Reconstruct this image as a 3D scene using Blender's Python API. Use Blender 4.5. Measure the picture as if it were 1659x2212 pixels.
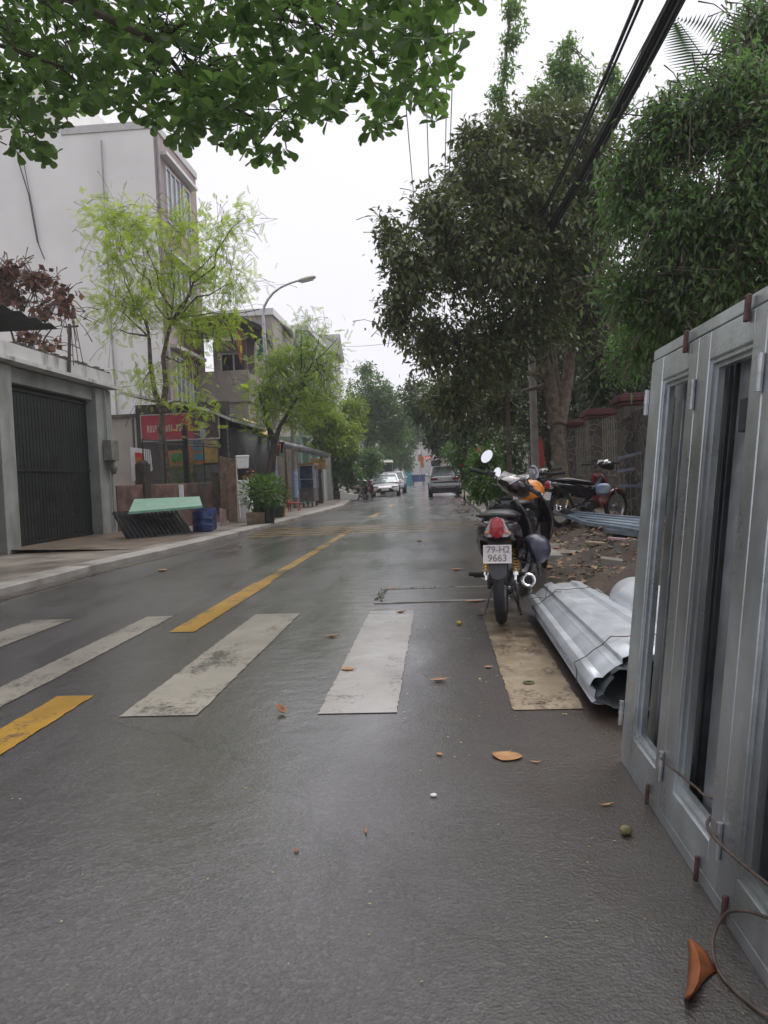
import bpy, math, random
import numpy as np
from mathutils import Vector, Matrix, Euler
R = math.radians
scene = bpy.context.scene
for o in list(bpy.data.objects): bpy.data.objects.remove(o)
COL = scene.collection
# ------------------------------------------------------------------ camera
H = 1.08; FPX = 1660.0; CX, CY = 829.5, 1106.0
YAW, PITCH, ROLL = 4.13, 2.43, -2.4
cam = bpy.data.cameras.new('camera'); camo = bpy.data.objects.new('camera', cam); COL.objects.link(camo)
cam.sensor_fit = 'VERTICAL'; cam.sensor_height = 36.0; cam.sensor_width = 27.0
cam.lens = 36.0*FPX/2212.0; cam.clip_start = 0.03; cam.clip_end = 3000
CM = (Matrix.Rotation(R(YAW), 3, 'Z') @ Matrix.Rotation(R(90-PITCH), 3, 'X') @ Matrix.Rotation(R(ROLL), 3, 'Z'))
camo.matrix_world = Matrix.Translation((0, 0, H)) @ CM.to_4x4()
scene.camera = camo
# ------------------------------------------------------------------ world, sun, exposure
SUN_EL, SUN_ROT = R(62), R(40)
w = bpy.data.worlds.new('World'); scene.world = w; w.use_nodes = True
nt = w.node_tree; nt.nodes.clear()
out = nt.nodes.new('ShaderNodeOutputWorld'); bg = nt.nodes.new('ShaderNodeBackground')
sky = nt.nodes.new('ShaderNodeTexSky'); sky.sky_type = 'NISHITA'; sky.sun_disc = False
sky.sun_elevation = SUN_EL; sky.sun_rotation = SUN_ROT; sky.dust_density = 4; sky.air_density = 1
mx = nt.nodes.new('ShaderNodeMix'); mx.data_type = 'RGBA'; mx.inputs[0].default_value = 0.92
mx.inputs[7].default_value = (6.75, 6.62, 7.15, 1)          # the overcast cloud layer
tc = nt.nodes.new('ShaderNodeTexCoord'); nz = nt.nodes.new('ShaderNodeTexNoise'); nz.inputs['Scale'].default_value = 1.6
nz.inputs['Detail'].default_value = 3
mr = nt.nodes.new('ShaderNodeMapRange'); mr.inputs[3].default_value = 0.93; mr.inputs[4].default_value = 1.05
ml = nt.nodes.new('ShaderNodeVectorMath'); ml.operation = 'SCALE'
nt.links.new(tc.outputs['Generated'], nz.inputs['Vector']); nt.links.new(nz.outputs['Fac'], mr.inputs[0])
nt.links.new(sky.outputs[0], mx.inputs[6]); nt.links.new(mx.outputs[2], ml.inputs[0]); nt.links.new(mr.outputs[0], ml.inputs['Scale'])
nt.links.new(ml.outputs[0], bg.inputs[0]); bg.inputs[1].default_value = 0.1
nt.links.new(bg.outputs[0], out.inputs[0])
sl = bpy.data.lights.new('sun', 'SUN'); sl.energy = 1.5; sl.angle = R(60); sl.color = (1, .97, .93)
so = bpy.data.objects.new('sun', sl); COL.objects.link(so)
so.rotation_euler = (R(90)-SUN_EL, 0, -SUN_ROT+math.pi)
scene.view_settings.view_transform = 'Standard'; scene.view_settings.look = 'None'
scene.view_settings.exposure = 0.66; scene.view_settings.gamma = 1
# ------------------------------------------------------------------ pixel <-> world helpers
def ray(u, v): return CM @ Vector(((u-CX)/FPX, -(v-CY)/FPX, -1))
def P(u, v, Y):
    d = ray(u, v); return Vector((0, 0, H)) + d*(Y/d.y)
def G(u, v, z=0.0):
    d = ray(u, v); return Vector((0, 0, H)) + d*((z-H)/d.z)
def S(Y): return FPX/Y
# ------------------------------------------------------------------ materials
MATS = {}
def mat(name, col=(.5, .5, .5), rough=.6, metal=0.0, var=.12, vs=6.0, bump=0.0, bs=60.0, spec=.5, col2=None, stain=None, rv=0.0,
        trans=None, island=None, coat=0.0, emit=None, wave=None):
    if name in MATS: return MATS[name]
    m = bpy.data.materials.new(name); m.use_nodes = True; t = m.node_tree; N = t.nodes; L = t.links
    b = N['Principled BSDF']; c = N.new('ShaderNodeTexCoord')
    b.inputs['Roughness'].default_value = rough; b.inputs['Metallic'].default_value = metal
    b.inputs['Specular IOR Level'].default_value = spec; b.inputs['Coat Weight'].default_value = coat
    n = N.new('ShaderNodeTexNoise'); n.inputs['Scale'].default_value = vs; n.inputs['Detail'].default_value = 6; n.inputs['Roughness'].default_value = .6
    L.new(c.outputs['Object'], n.inputs['Vector'])
    r = N.new('ShaderNodeMix'); r.data_type = 'RGBA'
    a2 = col2 if col2 else tuple(min(1, x*(1+var*2)) for x in col)
    a1 = col if col2 else tuple(x*(1-var*2) for x in col)
    r.inputs[6].default_value = (*a1, 1); r.inputs[7].default_value = (*a2, 1)
    src = n.outputs['Fac']
    if island:
        g = N.new('ShaderNodeNewGeometry'); src = g.outputs['Random Per Island']
    else:
        q = N.new('ShaderNodeMapRange'); q.inputs[1].default_value = .3; q.inputs[2].default_value = .7; L.new(src, q.inputs[0]); src = q.outputs[0]
    L.new(src, r.inputs[0]); res = r.outputs[2]
    if stain:      # (colour, scale, threshold, stretch z)
        n2 = N.new('ShaderNodeTexNoise'); n2.inputs['Scale'].default_value = stain[1]; n2.inputs['Detail'].default_value = 8
        mp = N.new('ShaderNodeMapping'); mp.inputs['Scale'].default_value = (1, 1, stain[3]); L.new(c.outputs['Object'], mp.inputs[0]); L.new(mp.outputs[0], n2.inputs['Vector'])
        q2 = N.new('ShaderNodeMapRange'); q2.inputs[1].default_value = stain[2]; q2.inputs[2].default_value = stain[2]+.18; L.new(n2.outputs['Fac'], q2.inputs[0])
        r2 = N.new('ShaderNodeMix'); r2.data_type = 'RGBA'; L.new(q2.outputs[0], r2.inputs[0]); L.new(res, r2.inputs[6]); r2.inputs[7].default_value = (*stain[0], 1); res = r2.outputs[2]
    L.new(res, b.inputs['Base Color'])
    if rv:
        q3 = N.new('ShaderNodeMapRange'); q3.inputs[1].default_value = .3; q3.inputs[2].default_value = .7
        q3.inputs[3].default_value = max(.02, rough-rv); q3.inputs[4].default_value = min(1, rough+rv); L.new(n.outputs['Fac'], q3.inputs[0]); L.new(q3.outputs[0], b.inputs['Roughness'])
    if bump:
        n3 = N.new('ShaderNodeTexNoise'); n3.inputs['Scale'].default_value = bs; n3.inputs['Detail'].default_value = 4; L.new(c.outputs['Object'], n3.inputs['Vector'])
        bp = N.new('ShaderNodeBump'); bp.inputs['Strength'].default_value = bump; bp.inputs['Distance'].default_value = .02
        L.new(n3.outputs['Fac'], bp.inputs['Height']); L.new(bp.outputs[0], b.inputs['Normal'])
    if trans:
        tr = N.new('ShaderNodeBsdfTranslucent'); tr.inputs[0].default_value = (*trans[0], 1); ms = N.new('ShaderNodeMixShader'); ms.inputs[0].default_value = trans[1]
        L.new(b.outputs[0], ms.inputs[1]); L.new(tr.outputs[0], ms.inputs[2]); L.new(ms.outputs[0], N['Material Output'].inputs['Surface'])
    if emit: b.inputs['Emission Color'].default_value = (*emit[0], 1); b.inputs['Emission Strength'].default_value = emit[1]
    MATS[name] = m; return m

def road_mat(name, paint=None, wear=.5, wscale=5.0):
    """wet worn asphalt; with paint= a colour mixed in by a wear mask. All masks are in world metres."""
    m = bpy.data.materials.new(name); m.use_nodes = True; t = m.node_tree; N = t.nodes; L = t.links; b = N['Principled BSDF']
    g = N.new('ShaderNodeNewGeometry')
    def noise(s, d=5, rough=.55, sc=(1, 1, 1)):
        mp = N.new('ShaderNodeMapping'); mp.inputs['Scale'].default_value = sc; L.new(g.outputs['Position'], mp.inputs[0])
        n = N.new('ShaderNodeTexNoise'); n.inputs['Scale'].default_value = s; n.inputs['Detail'].default_value = d; n.inputs['Roughness'].default_value = rough
        L.new(mp.outputs[0], n.inputs['Vector']); return n.outputs['Fac']
    def mrg(src, a, bb, c=0.0, d=1.0):
        q = N.new('ShaderNodeMapRange'); q.inputs[1].default_value = a; q.inputs[2].default_value = bb; q.inputs[3].default_value = c; q.inputs[4].default_value = d
        L.new(src, q.inputs[0]); return q.outputs[0]
    def mixc(f, a, bcol):
        r = N.new('ShaderNodeMix'); r.data_type = 'RGBA'
        if isinstance(f, (int, float)): r.inputs[0].default_value = f
        else: L.new(f, r.inputs[0])
        for i, x in ((6, a), (7, bcol)):
            if isinstance(x, tuple): r.inputs[i].default_value = (*x, 1)
            else: L.new(x, r.inputs[i])
        return r.outputs[2]
    def math_(op, a, bb):
        q = N.new('ShaderNodeMath'); q.operation = op
        for i, x in ((0, a), (1, bb)):
            if isinstance(x, (int, float)): q.inputs[i].default_value = x
            else: L.new(x, q.inputs[i])
        return q.outputs[0]
    fine = noise(150, 4, .7); mid = noise(2.2, 5); big = noise(.45, 5, .65, (1, .45, 1))
    c = mixc(mrg(fine, .40, .64), (.018, .0165, .016), (.072, .065, .061))
    c = mixc(mrg(mid, .3, .75, 0, .55), c, (.060, .055, .052))
    trk = noise(1.9, 4, .6, (1, .07, 1)); c = mixc(mrg(trk, .42, .60, 0, .45), c, (.032, .028, .026)); c = mixc(mrg(noise(5.5, 6, .75), .60, .72, 0, .4), c, (.085, .075, .068))
    vc = N.new('ShaderNodeTexVoronoi'); vc.inputs['Scale'].default_value = 105; L.new(g.outputs['Position'], vc.inputs['Vector']); vs_ = N.new('ShaderNodeSeparateColor'); L.new(vc.outputs['Color'], vs_.inputs[0])
    c = mixc(mrg(vs_.outputs[0], .55, 1.0, 0, .45), c, (.125, .115, .108)); c = mixc(mrg(vs_.outputs[1], .6, 1.0, 0, .7), c, (.012, .011, .010))
    vk = N.new('ShaderNodeTexVoronoi'); vk.feature = 'DISTANCE_TO_EDGE'; vk.inputs['Scale'].default_value = .38; nv = N.new('ShaderNodeTexNoise'); nv.inputs['Scale'].default_value = 2.5; nv.inputs['Detail'].default_value = 6; L.new(g.outputs['Position'], nv.inputs['Vector'])
    vm = N.new('ShaderNodeVectorMath'); vm.operation = 'MULTIPLY_ADD'; vm.inputs[1].default_value = (.5, .5, .5); L.new(nv.outputs['Color'], vm.inputs[0]); L.new(g.outputs['Position'], vm.inputs[2]); L.new(vm.outputs[0], vk.inputs['Vector'])
    c = mixc(math_('MULTIPLY', mrg(vk.outputs['Distance'], .002, .0045, .7, 0), mrg(mid, .45, .55)), c, (.010, .009, .008))
    # brown mud washed over the right hand side of the road
    sx = N.new('ShaderNodeSeparateXYZ'); L.new(g.outputs['Position'], sx.inputs[0])
    mudx = mrg(math_('ADD', sx.outputs[0], math_('MULTIPLY', mid, .9)), .22, .95)
    mudy = mrg(sx.outputs[1], 22, 9)
    mud = math_('MULTIPLY', math_('MULTIPLY', mudx, mudy), mrg(math_('ADD', sx.outputs[1], mid), 1.6, 3.2, .15, 1))
    c = mixc(math_('MULTIPLY', mud, .88), c, (.034, .021, .014))
    if paint:
        pn = noise(wscale, 8, .7, (1, .6, 1)); pn2 = noise(40, 3)
        k = mrg(math_('ADD', pn, math_('MULTIPLY', math_('SUBTRACT', pn2, .5), .45)), wear-.09, wear+.07, .92, .0)
        pc = mixc(mrg(mid, .35, .7), paint, tuple(x*.72 for x in paint))
        pc = mixc(math_('MULTIPLY', math_('MULTIPLY', mud, mrg(sx.outputs[1], 3.5, 5.0, .30, 1)), mrg(noise(3.2, 7, .7), .34, .56, .35, 1.0)), pc, (.070, .047, .030))
        c = mixc(k, c, pc)
    L.new(c, b.inputs['Base Color'])
    wet = mrg(math_('ADD', math_('ADD', math_('MULTIPLY', big, .65), math_('MULTIPLY', trk, .35)), math_('MULTIPLY', mrg(math_('ABSOLUTE', math_('ADD', sx.outputs[0], .75), 0), 0, 1.9, 1, 0), .10)), .40, .60)
    rr = mrg(wet, 0, 1, .45, .32)
    rr = math_('SUBTRACT', rr, math_('MULTIPLY', mud, .04))
    L.new(rr, b.inputs['Roughness']); b.inputs['Specular IOR Level'].default_value = .7 if not paint else .4
    b.inputs['Coat IOR'].default_value = 1.5
    vo = N.new('ShaderNodeTexVoronoi'); vo.inputs['Scale'].default_value = 105; L.new(g.outputs['Position'], vo.inputs['Vector'])
    hsum = math_('MULTIPLY', math_('ADD', math_('MULTIPLY', vo.outputs['Distance'], .6), math_('ADD', fine, math_('MULTIPLY', noise(38, 5, .7), .9))), mrg(noise(.9, 3), .3, .7, .2, 1.0))
    bp = N.new('ShaderNodeBump'); L.new(hsum, bp.inputs['Height']); bp.inputs['Distance'].default_value = .009
    L.new(mrg(wet, 0, 1, .85, .5) if not paint else mrg(wet, 0, 1, .4, .25), bp.inputs['Strength'])
    bp2 = N.new('ShaderNodeBump'); L.new(noise(7, 3), bp2.inputs['Height']); bp2.inputs['Distance'].default_value = .03; bp2.inputs['Strength'].default_value = .12
    bp3 = N.new('ShaderNodeBump'); L.new(hsum, bp3.inputs['Height']); bp3.inputs['Distance'].default_value = .006; L.new(mrg(wet, 0, 1, .45, .12), bp3.inputs['Strength'])
    L.new(bp2.outputs[0], bp3.inputs['Normal']); L.new(bp3.outputs[0], b.inputs['Coat Normal'])
    bp4 = N.new('ShaderNodeBump'); L.new(noise(7, 3), bp4.inputs['Height']); bp4.inputs['Distance'].default_value = .03; bp4.inputs['Strength'].default_value = .12; L.new(bp.outputs[0], bp4.inputs['Normal']); L.new(bp4.outputs[0], b.inputs['Normal'])
    L.new(mrg(wet, 0, 1, .27, .13), b.inputs['Coat Roughness']); L.new(math_('MULTIPLY', mrg(wet, 0, 1, .8 if not paint else .5, 1.0 if not paint else .75), mrg(mud, 0, 1, 1, .28)), b.inputs['Coat Weight'])
    return m
# ------------------------------------------------------------------ mesh builder
class MB:
    def __init__(s): s.v = []; s.f = []; s.m = []; s.M = Matrix.Identity(4); s.cm = 0
    def add(s, vs, fs):
        k = len(s.v); s.v += [tuple(s.M @ Vector(p)) for p in vs]; s.f += [tuple(i+k for i in q) for q in fs]; s.m += [s.cm]*len(fs); return s
    def box(s, c, d, rot=(0, 0, 0)):
        E = Euler([R(a) for a in rot]).to_matrix(); c = Vector(c)
        vs = [c + E @ Vector((x*d[0]/2, y*d[1]/2, z*d[2]/2)) for x in (-1, 1) for y in (-1, 1) for z in (-1, 1)]
        return s.add(vs, [(0, 1, 3, 2), (4, 6, 7, 5), (0, 4, 5, 1), (2, 3, 7, 6), (0, 2, 6, 4), (1, 5, 7, 3)])
    def bb(s, a, b):
        return s.box([(a[i]+b[i])/2 for i in range(3)], [abs(b[i]-a[i]) for i in range(3)])
    def tube(s, pts, r, n=8, caps=True):
        pts = [Vector(p) for p in pts]; k = len(pts); rs = r if isinstance(r, (list, tuple)) else [r]*k
        vs = []; up = None
        for i, p in enumerate(pts):
            d = (pts[min(i+1, k-1)]-pts[max(i-1, 0)]).normalized()
            if up is None: up = d.orthogonal().normalized()
            up = (up - d*up.dot(d)); up = up.normalized() if up.length > 1e-6 else d.orthogonal().normalized()
            sd = d.cross(up)
            for j in range(n):
                a = 2*math.pi*j/n; vs.append(p+(up*math.cos(a)+sd*math.sin(a))*rs[i])
        fs = [(i*n+j, i*n+(j+1) % n, (i+1)*n+(j+1) % n, (i+1)*n+j) for i in range(k-1) for j in range(n)]
        if caps: fs += [tuple(range(n))[::-1], tuple(range((k-1)*n, k*n))]
        return s.add(vs, fs)
    def lathe(s, prof, o=(0, 0, 0), axis='Z', n=24, arc=1.0):
        o = Vector(o); vs = []; k = len(prof)
        for r, z in prof:
            for j in range(n):
                a = 2*math.pi*j/n; x, y = r*math.cos(a), r*math.sin(a)
                vs.append(o + Vector({'Z': (x, y, z), 'X': (z, x, y), 'Y': (x, z, y)}[axis]))
        fs = [(i*n+j, i*n+(j+1) % n, (i+1)*n+(j+1) % n, (i+1)*n+j) for i in range(k-1) for j in range(n)]
        if prof[0][0] > 1e-5: pass
        return s.add(vs, fs)
    def ell(s, c, r, n=16, m=10, z0=-1.0, z1=1.0):
        c = Vector(c); vs = []
        for i in range(m+1):
            ph = math.asin(max(-1, min(1, z0)))+(math.asin(max(-1, min(1, z1)))-math.asin(max(-1, min(1, z0))))*i/m
            for j in range(n):
                a = 2*math.pi*j/n; vs.append(c+Vector((r[0]*math.cos(ph)*math.cos(a), r[1]*math.cos(ph)*math.sin(a), r[2]*math.sin(ph))))
        return s.add(vs, [(i*n+j, i*n+(j+1) % n, (i+1)*n+(j+1) % n, (i+1)*n+j) for i in range(m) for j in range(n)])
    def loft(s, secs, closed=True, caps=True):
        n = len(secs[0]); vs = [p for q in secs for p in q]; k = len(secs); jn = n if closed else n-1
        fs = [(i*n+j, i*n+(j+1) % n, (i+1)*n+(j+1) % n, (i+1)*n+j) for i in range(k-1) for j in range(jn)]
        if caps and closed: fs += [tuple(range(n))[::-1], tuple(range((k-1)*n, k*n))]
        return s.add(vs, fs)
    def poly(s, pts, th=None, nrm=(0, 0, 1)):
        n = len(pts)
        if th is None: return s.add(pts, [tuple(range(n))])
        nn = Vector(nrm)*th; return s.loft([[Vector(p) for p in pts], [Vector(p)+nn for p in pts]])
    def build(s, name, mats, parent=None, world=True, bevel=0, sharp=35, solid=0, sub=0):
        if not isinstance(mats, (list, tuple)): mats = [mats]
        vs = np.array(s.v, dtype=float).reshape(-1, 3); o = bpy.data.objects.new(name, bpy.data.meshes.new(name))
        off = np.zeros(3)
        if parent is not None:
            if world:
                q = parent
                while q is not None: off += np.array(q.location); q = q.parent
            o.parent = parent
        elif world:
            off = np.array([(vs[:, 0].min()+vs[:, 0].max())/2, (vs[:, 1].min()+vs[:, 1].max())/2, vs[:, 2].min()]); o.location = off
        me = o.data; me.from_pydata((vs-off).tolist(), [], s.f); 
        for m in mats: me.materials.append(m)
        me.polygons.foreach_set('material_index', s.m); me.polygons.foreach_set('use_smooth', [sharp > 0]*len(s.f))
        me.update()
        if sharp > 0: me.set_sharp_from_angle(angle=R(sharp))
        COL.objects.link(o)
        if solid: md = o.modifiers.new('solid', 'SOLIDIFY'); md.thickness = solid; md.offset = 0
        if bevel: md = o.modifiers.new('bevel', 'BEVEL'); md.width = bevel; md.segments = 2; md.limit_method = 'ANGLE'; md.angle_limit = R(50)
        if sub: md = o.modifiers.new('sub', 'SUBSURF'); md.levels = sub; md.render_levels = sub
        return o
def tag(o, label=None, cat=None, group=None, kind=None):
    if label: o['label'] = label
    if cat: o['category'] = cat
    if group: o['group'] = group
    if kind: o['kind'] = kind
    return o
def thing(name, loc, label, cat, group=None, rz=0):
    o = bpy.data.objects.new(name, None); COL.objects.link(o); o.location = loc; o.rotation_euler = (0, 0, rz); o.empty_display_size = .2
    return tag(o, label, cat, group)
def struct(o): o['kind'] = 'structure'; return o
def copy_tree(o, parent=None):
    c = o.copy(); COL.objects.link(c); c.parent = parent
    for ch in list(o.children): copy_tree(ch, c)
    return c
def text_mesh(body, size, m, parent, loc, rot, name='lettering', ext=.001):
    cu = bpy.data.curves.new('t', 'FONT'); cu.body = body; cu.size = size; cu.extrude = ext; cu.align_x = 'CENTER'; cu.align_y = 'CENTER'; cu.offset = size*.012
    t = bpy.data.objects.new('t', cu); COL.objects.link(t); bpy.context.view_layer.update()
    me = bpy.data.meshes.new_from_object(t.evaluated_get(bpy.context.evaluated_depsgraph_get())); bpy.data.objects.remove(t)
    me.name = name; me.materials.clear(); me.materials.append(m)
    o = bpy.data.objects.new(name, me); COL.objects.link(o); o.parent = parent; o.location = loc; o.rotation_euler = rot; return o
# ------------------------------------------------------------------ foliage
def T_ellip(wd=.2):
    return np.array([(0, 0, 0), (wd, .42, .05), (0, .45, -.02), (-wd, .42, .05), (.02, 1, -.12)]), [(0, 1, 2), (0, 2, 3), (1, 4, 2), (3, 2, 4)]
def T_obov():
    ys = [0, .22, .48, .72, .9, 1.0]; ws = [.02, .07, .17, .27, .27, .13]; v = []; f = []
    for y, x in zip(ys, ws): v += [(-x, y, .25*x-.1*y*y), (0, y*.985, -.1*y*y), (x, y, .25*x-.1*y*y)]
    for i in range(5): a = i*3; f += [(a, a+1, a+4, a+3), (a+1, a+2, a+5, a+4)]
    return np.array(v), f
def T_pinn(n=7, lf=.2, wd=.085):
    v = []; f = []
    for i in range(n):
        t = .18+.8*i/(n-1); z = -.25*t*t; l = lf*(1.1-.5*abs(t-.5))
        for s_ in (-1, 1):
            k = len(v); a = R(58); dx, dy = s_*math.sin(a), math.cos(a)
            v += [(0, t, z), (dx*l*.5-dy*wd*s_*.5, t+dy*l*.5+wd*.5, z-.01), (dx*l, t+dy*l, z-.05), (dx*l*.5+dy*wd*s_*.5, t+dy*l*.5-wd*.5, z-.01)]; f.append((k, k+1, k+2, k+3))
    k = len(v); v += [(-.006, 0, 0), (.006, 0, 0), (.006, 1, -.25), (-.006, 1, -.25)]; f.append((k, k+1, k+2, k+3))
    return np.array(v), f
def T_palm7(n=7, wd=.1):
    v = []; f = []
    for i in range(n):
        a = R(-100+200*i/(n-1)); l = 1-.35*abs(i-(n-1)/2)/((n-1)/2); d = np.array([math.sin(a), math.cos(a)]); e = np.array([d[1], -d[0]])
        k = len(v); m_ = d*l*.5
        v += [(0, 0, 0), (*(m_+e*wd), -.1*l), (*(d*l), -.45*l), (*(m_-e*wd), -.1*l)]; f.append((k, k+1, k+2, k+3))
    return np.array(v), f
def leaves(name, tpl, pos, dirs, sizes, m, parent, rng, tilt=.5, world=True, kind=None):
    """pos (n,3), dirs (n,3) leaf axis, sizes (n,)"""
    tv, tf = tpl; n = len(pos); d = dirs/np.linalg.norm(dirs, axis=1)[:, None]
    up = np.tile([0., 0, 1], (n, 1)) + rng.normal(0, tilt, (n, 3))
    x = np.cross(d, up); x /= np.linalg.norm(x, axis=1)[:, None]+1e-9; z = np.cross(x, d)
    V = (tv[None, :, 0, None]*x[:, None, :] + tv[None, :, 1, None]*d[:, None, :] + tv[None, :, 2, None]*z[:, None, :])*sizes[:, None, None] + pos[:, None, :]
    off = np.zeros(3); q = parent
    while q is not None: off += np.array(q.location); q = q.parent
    V = V.reshape(-1, 3)
    k = len(tv); me = bpy.data.meshes.new(name); o = bpy.data.objects.new(name, me)
    if parent is None:
        off = np.array([V[:, 0].mean(), V[:, 1].mean(), V[:, 2].min()]); o.location = off
    V = V-off
    lens = np.array([len(q) for q in tf]); flat = np.array([i for q in tf for i in q])
    L_ = (flat[None, :] + (np.arange(n)*k)[:, None]).ravel(); tot = np.tile(lens, n); st = np.concatenate([[0], np.cumsum(tot)[:-1]])
    me.vertices.add(len(V)); me.vertices.foreach_set('co', V.ravel().astype(np.float32))
    me.loops.add(len(L_)); me.loops.foreach_set('vertex_index', L_.astype(np.int32))
    me.polygons.add(len(tot)); me.polygons.foreach_set('loop_start', st.astype(np.int32)); me.polygons.foreach_set('loop_total', tot.astype(np.int32))
    me.update(calc_edges=True); me.materials.append(m); COL.objects.link(o)
    if parent is not None: o.parent = parent
    if kind: o['kind'] = kind
    return o
def curve_pts(a, b, n=6, sag=0.0, wob=0.0, rng=None):
    a = Vector(a); b = Vector(b); L_ = (b-a).length; o = []
    off = Vector((0, 0, 0))
    for i in range(n+1):
        t = i/n; p = a.lerp(b, t); p.z += sag*4*t*(1-t)
        if rng is not None and 0 < i < n: p += Vector(rng.normal(0, wob*L_, 3))
        o.append(p)
    return o
def make_tree(name, label, cat, base, trunk, tr, blobs, n_twigs, per, tpl, size, leafm, barkm, seed, droop=-.3, group=None, forks=None,
              twig_len=.5, spread=.22, shell=.45, tilt=.5, limb_r=.05, tw_r=.006, outward=1.0, twig_vis=True, lname='crown'):
    """trunk: list of world points; blobs: (centre, radii) ellipsoids in world metres; every limb ends in a blob"""
    rng = np.random.default_rng(seed); root = thing(name, base, label, cat, group)
    mb = MB()
    for tk in (trunk if isinstance(trunk[0][0], (list, tuple, Vector)) else [trunk]):
        n = len(tk); trr = tr if tk[0][2] < 1 else tr*.62; mb.tube(tk, [trr*(1-.45*i/(n-1))*(1.25 if i == 0 else 1) for i in range(n)], 10)
    fk = forks or [trunk[-1]]
    for c, r in blobs:
        f = min(fk, key=lambda q: (Vector(q)-Vector(c)).length)
        pts = curve_pts(f, c, 6, .04*(Vector(c)-Vector(f)).length, .035, rng)
        mb.tube(pts, [limb_r*(1-.75*i/6) for i in range(7)], 6)
    vol = np.array([r[0]*r[1]*r[2] for c, r in blobs])**.75; pr = vol/vol.sum()
    idx = rng.choice(len(blobs), n_twigs, p=pr)
    C_ = np.array([tuple(c) for c, r in blobs])[idx]; Rr = np.array([tuple(r) for c, r in blobs])[idx]
    dd = rng.normal(0, 1, (n_twigs, 3)); dd /= np.linalg.norm(dd, axis=1)[:, None]
    rad = rng.random(n_twigs)**shell * (1+rng.normal(0, .07, n_twigs))
    tips = C_ + dd*Rr*rad[:, None]
    tdir = dd*outward + np.array([0, 0, droop*.6]) + rng.normal(0, .35, (n_twigs, 3)); tdir /= np.linalg.norm(tdir, axis=1)[:, None]
    if twig_vis:
        for i in range(n_twigs):
            if i % 2 == 0 or n_twigs < 700:
                a = Vector(tips[i]-tdir[i]*twig_len*1.3); b = Vector(C_[i]).lerp(a, .45) if rng.random() < .35 else a - Vector(tdir[i])*.25 - Vector((0, 0, .1))
                mb.tube([b, a, Vector(tips[i])], [tw_r*2, tw_r*1.3, tw_r*.6], 3, caps=False)
    mb.build('trunk', barkm, root)
    t = rng.random((n_twigs, per)); base_p = tips[:, None, :] - tdir[:, None, :]*(t[..., None]*twig_len)
    pos = (base_p + rng.normal(0, spread*.35, base_p.shape)).reshape(-1, 3)
    ld = (tdir[:, None, :]*.7 + rng.normal(0, .75, base_p.shape) + np.array([0, 0, droop])).reshape(-1, 3)
    sz = size*(.65+.6*rng.random(len(pos)))
    leaves(lname, tpl, pos, ld, sz, leafm, root, rng, tilt)
    return root
def blobp(u, v, ru, rv, Y, ry=None):
    s_ = S(Y); rx, rz_ = ru/s_, rv/s_; return (P(u, v, Y), (rx, ry if ry else (rx+rz_)/2, rz_))
# shared materials
M_bark = mat('bark', (.10, .078, .058), .85, var=.3, vs=9, bump=.6, bs=30)
M_bark_lt = mat('bark_light', (.17, .135, .10), .85, var=.3, vs=7, bump=.6, bs=25)
M_bark_dk = mat('bark_dark', (.045, .036, .03), .85, var=.3, vs=9, bump=.6, bs=30)
M_blk = mat('black_plastic', (.012, .012, .013), .38, var=.2)
M_blk_gloss = mat('black_paint', (.010, .010, .012), .16, var=.1, coat=.5)
M_rubber = mat('rubber', (.017, .017, .018), .7, var=.2, bump=.2, bs=80)
M_chrome = mat('chrome', (.72, .72, .72), .16, 1.0, var=.05)
M_steel = mat('steel', (.42, .43, .44), .38, .85, var=.2, vs=14, rv=.1)
M_steel_dk = mat('steel_dark', (.10, .10, .105), .45, .7, var=.3, vs=14)
M_white = mat('white_plastic', (.72, .72, .72), .5, var=.05, stain=((.35, .33, .3), 3, .6, 1))
M_mirror = mat('mirror_glass', (.86, .87, .9), .04, 1.0, var=.01)
M_glass = mat('dark_glass', (.02, .025, .03), .06, var=.05, spec=.8)
M_red_lens = mat('red_lens', (.30, .012, .02), .12, var=.1, coat=.6)
M_clear_lens = mat('clear_lens', (.42, .40, .40), .12, .3, var=.15, vs=30, coat=.5)
M_orange = mat('orange_paint', (.62, .20, .015), .3, var=.08, coat=.3)
M_yellow = mat('yellow_paint', (.62, .36, .03), .5, var=.15)
M_conc = mat('concrete', (.23, .215, .19), .75, var=.18, vs=3, bump=.3, bs=50, stain=((.10, .085, .065), 1.3, .55, 1))
M_conc_dk = mat('concrete_dark', (.10, .085, .072), .8, var=.2, vs=3, bump=.4, bs=40, stain=((.04, .032, .027), 1.1, .5, .5))
M_plast = mat('pale_plaster', (.76, .75, .73), .85, var=.03, vs=.6, stain=((.66, .65, .63), .6, .56, .2))
M_rust = mat('rust', (.11, .045, .03), .7, var=.3, vs=40, bump=.3)
M_wood = mat('old_wood', (.17, .12, .085), .75, var=.25, vs=8, bump=.3, bs=30)
M_brick = mat('brick_grime', (.15, .085, .07), .85, var=.3, vs=3, bump=.5, bs=20, stain=((.045, .035, .03), 1.2, .48, .6))
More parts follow.
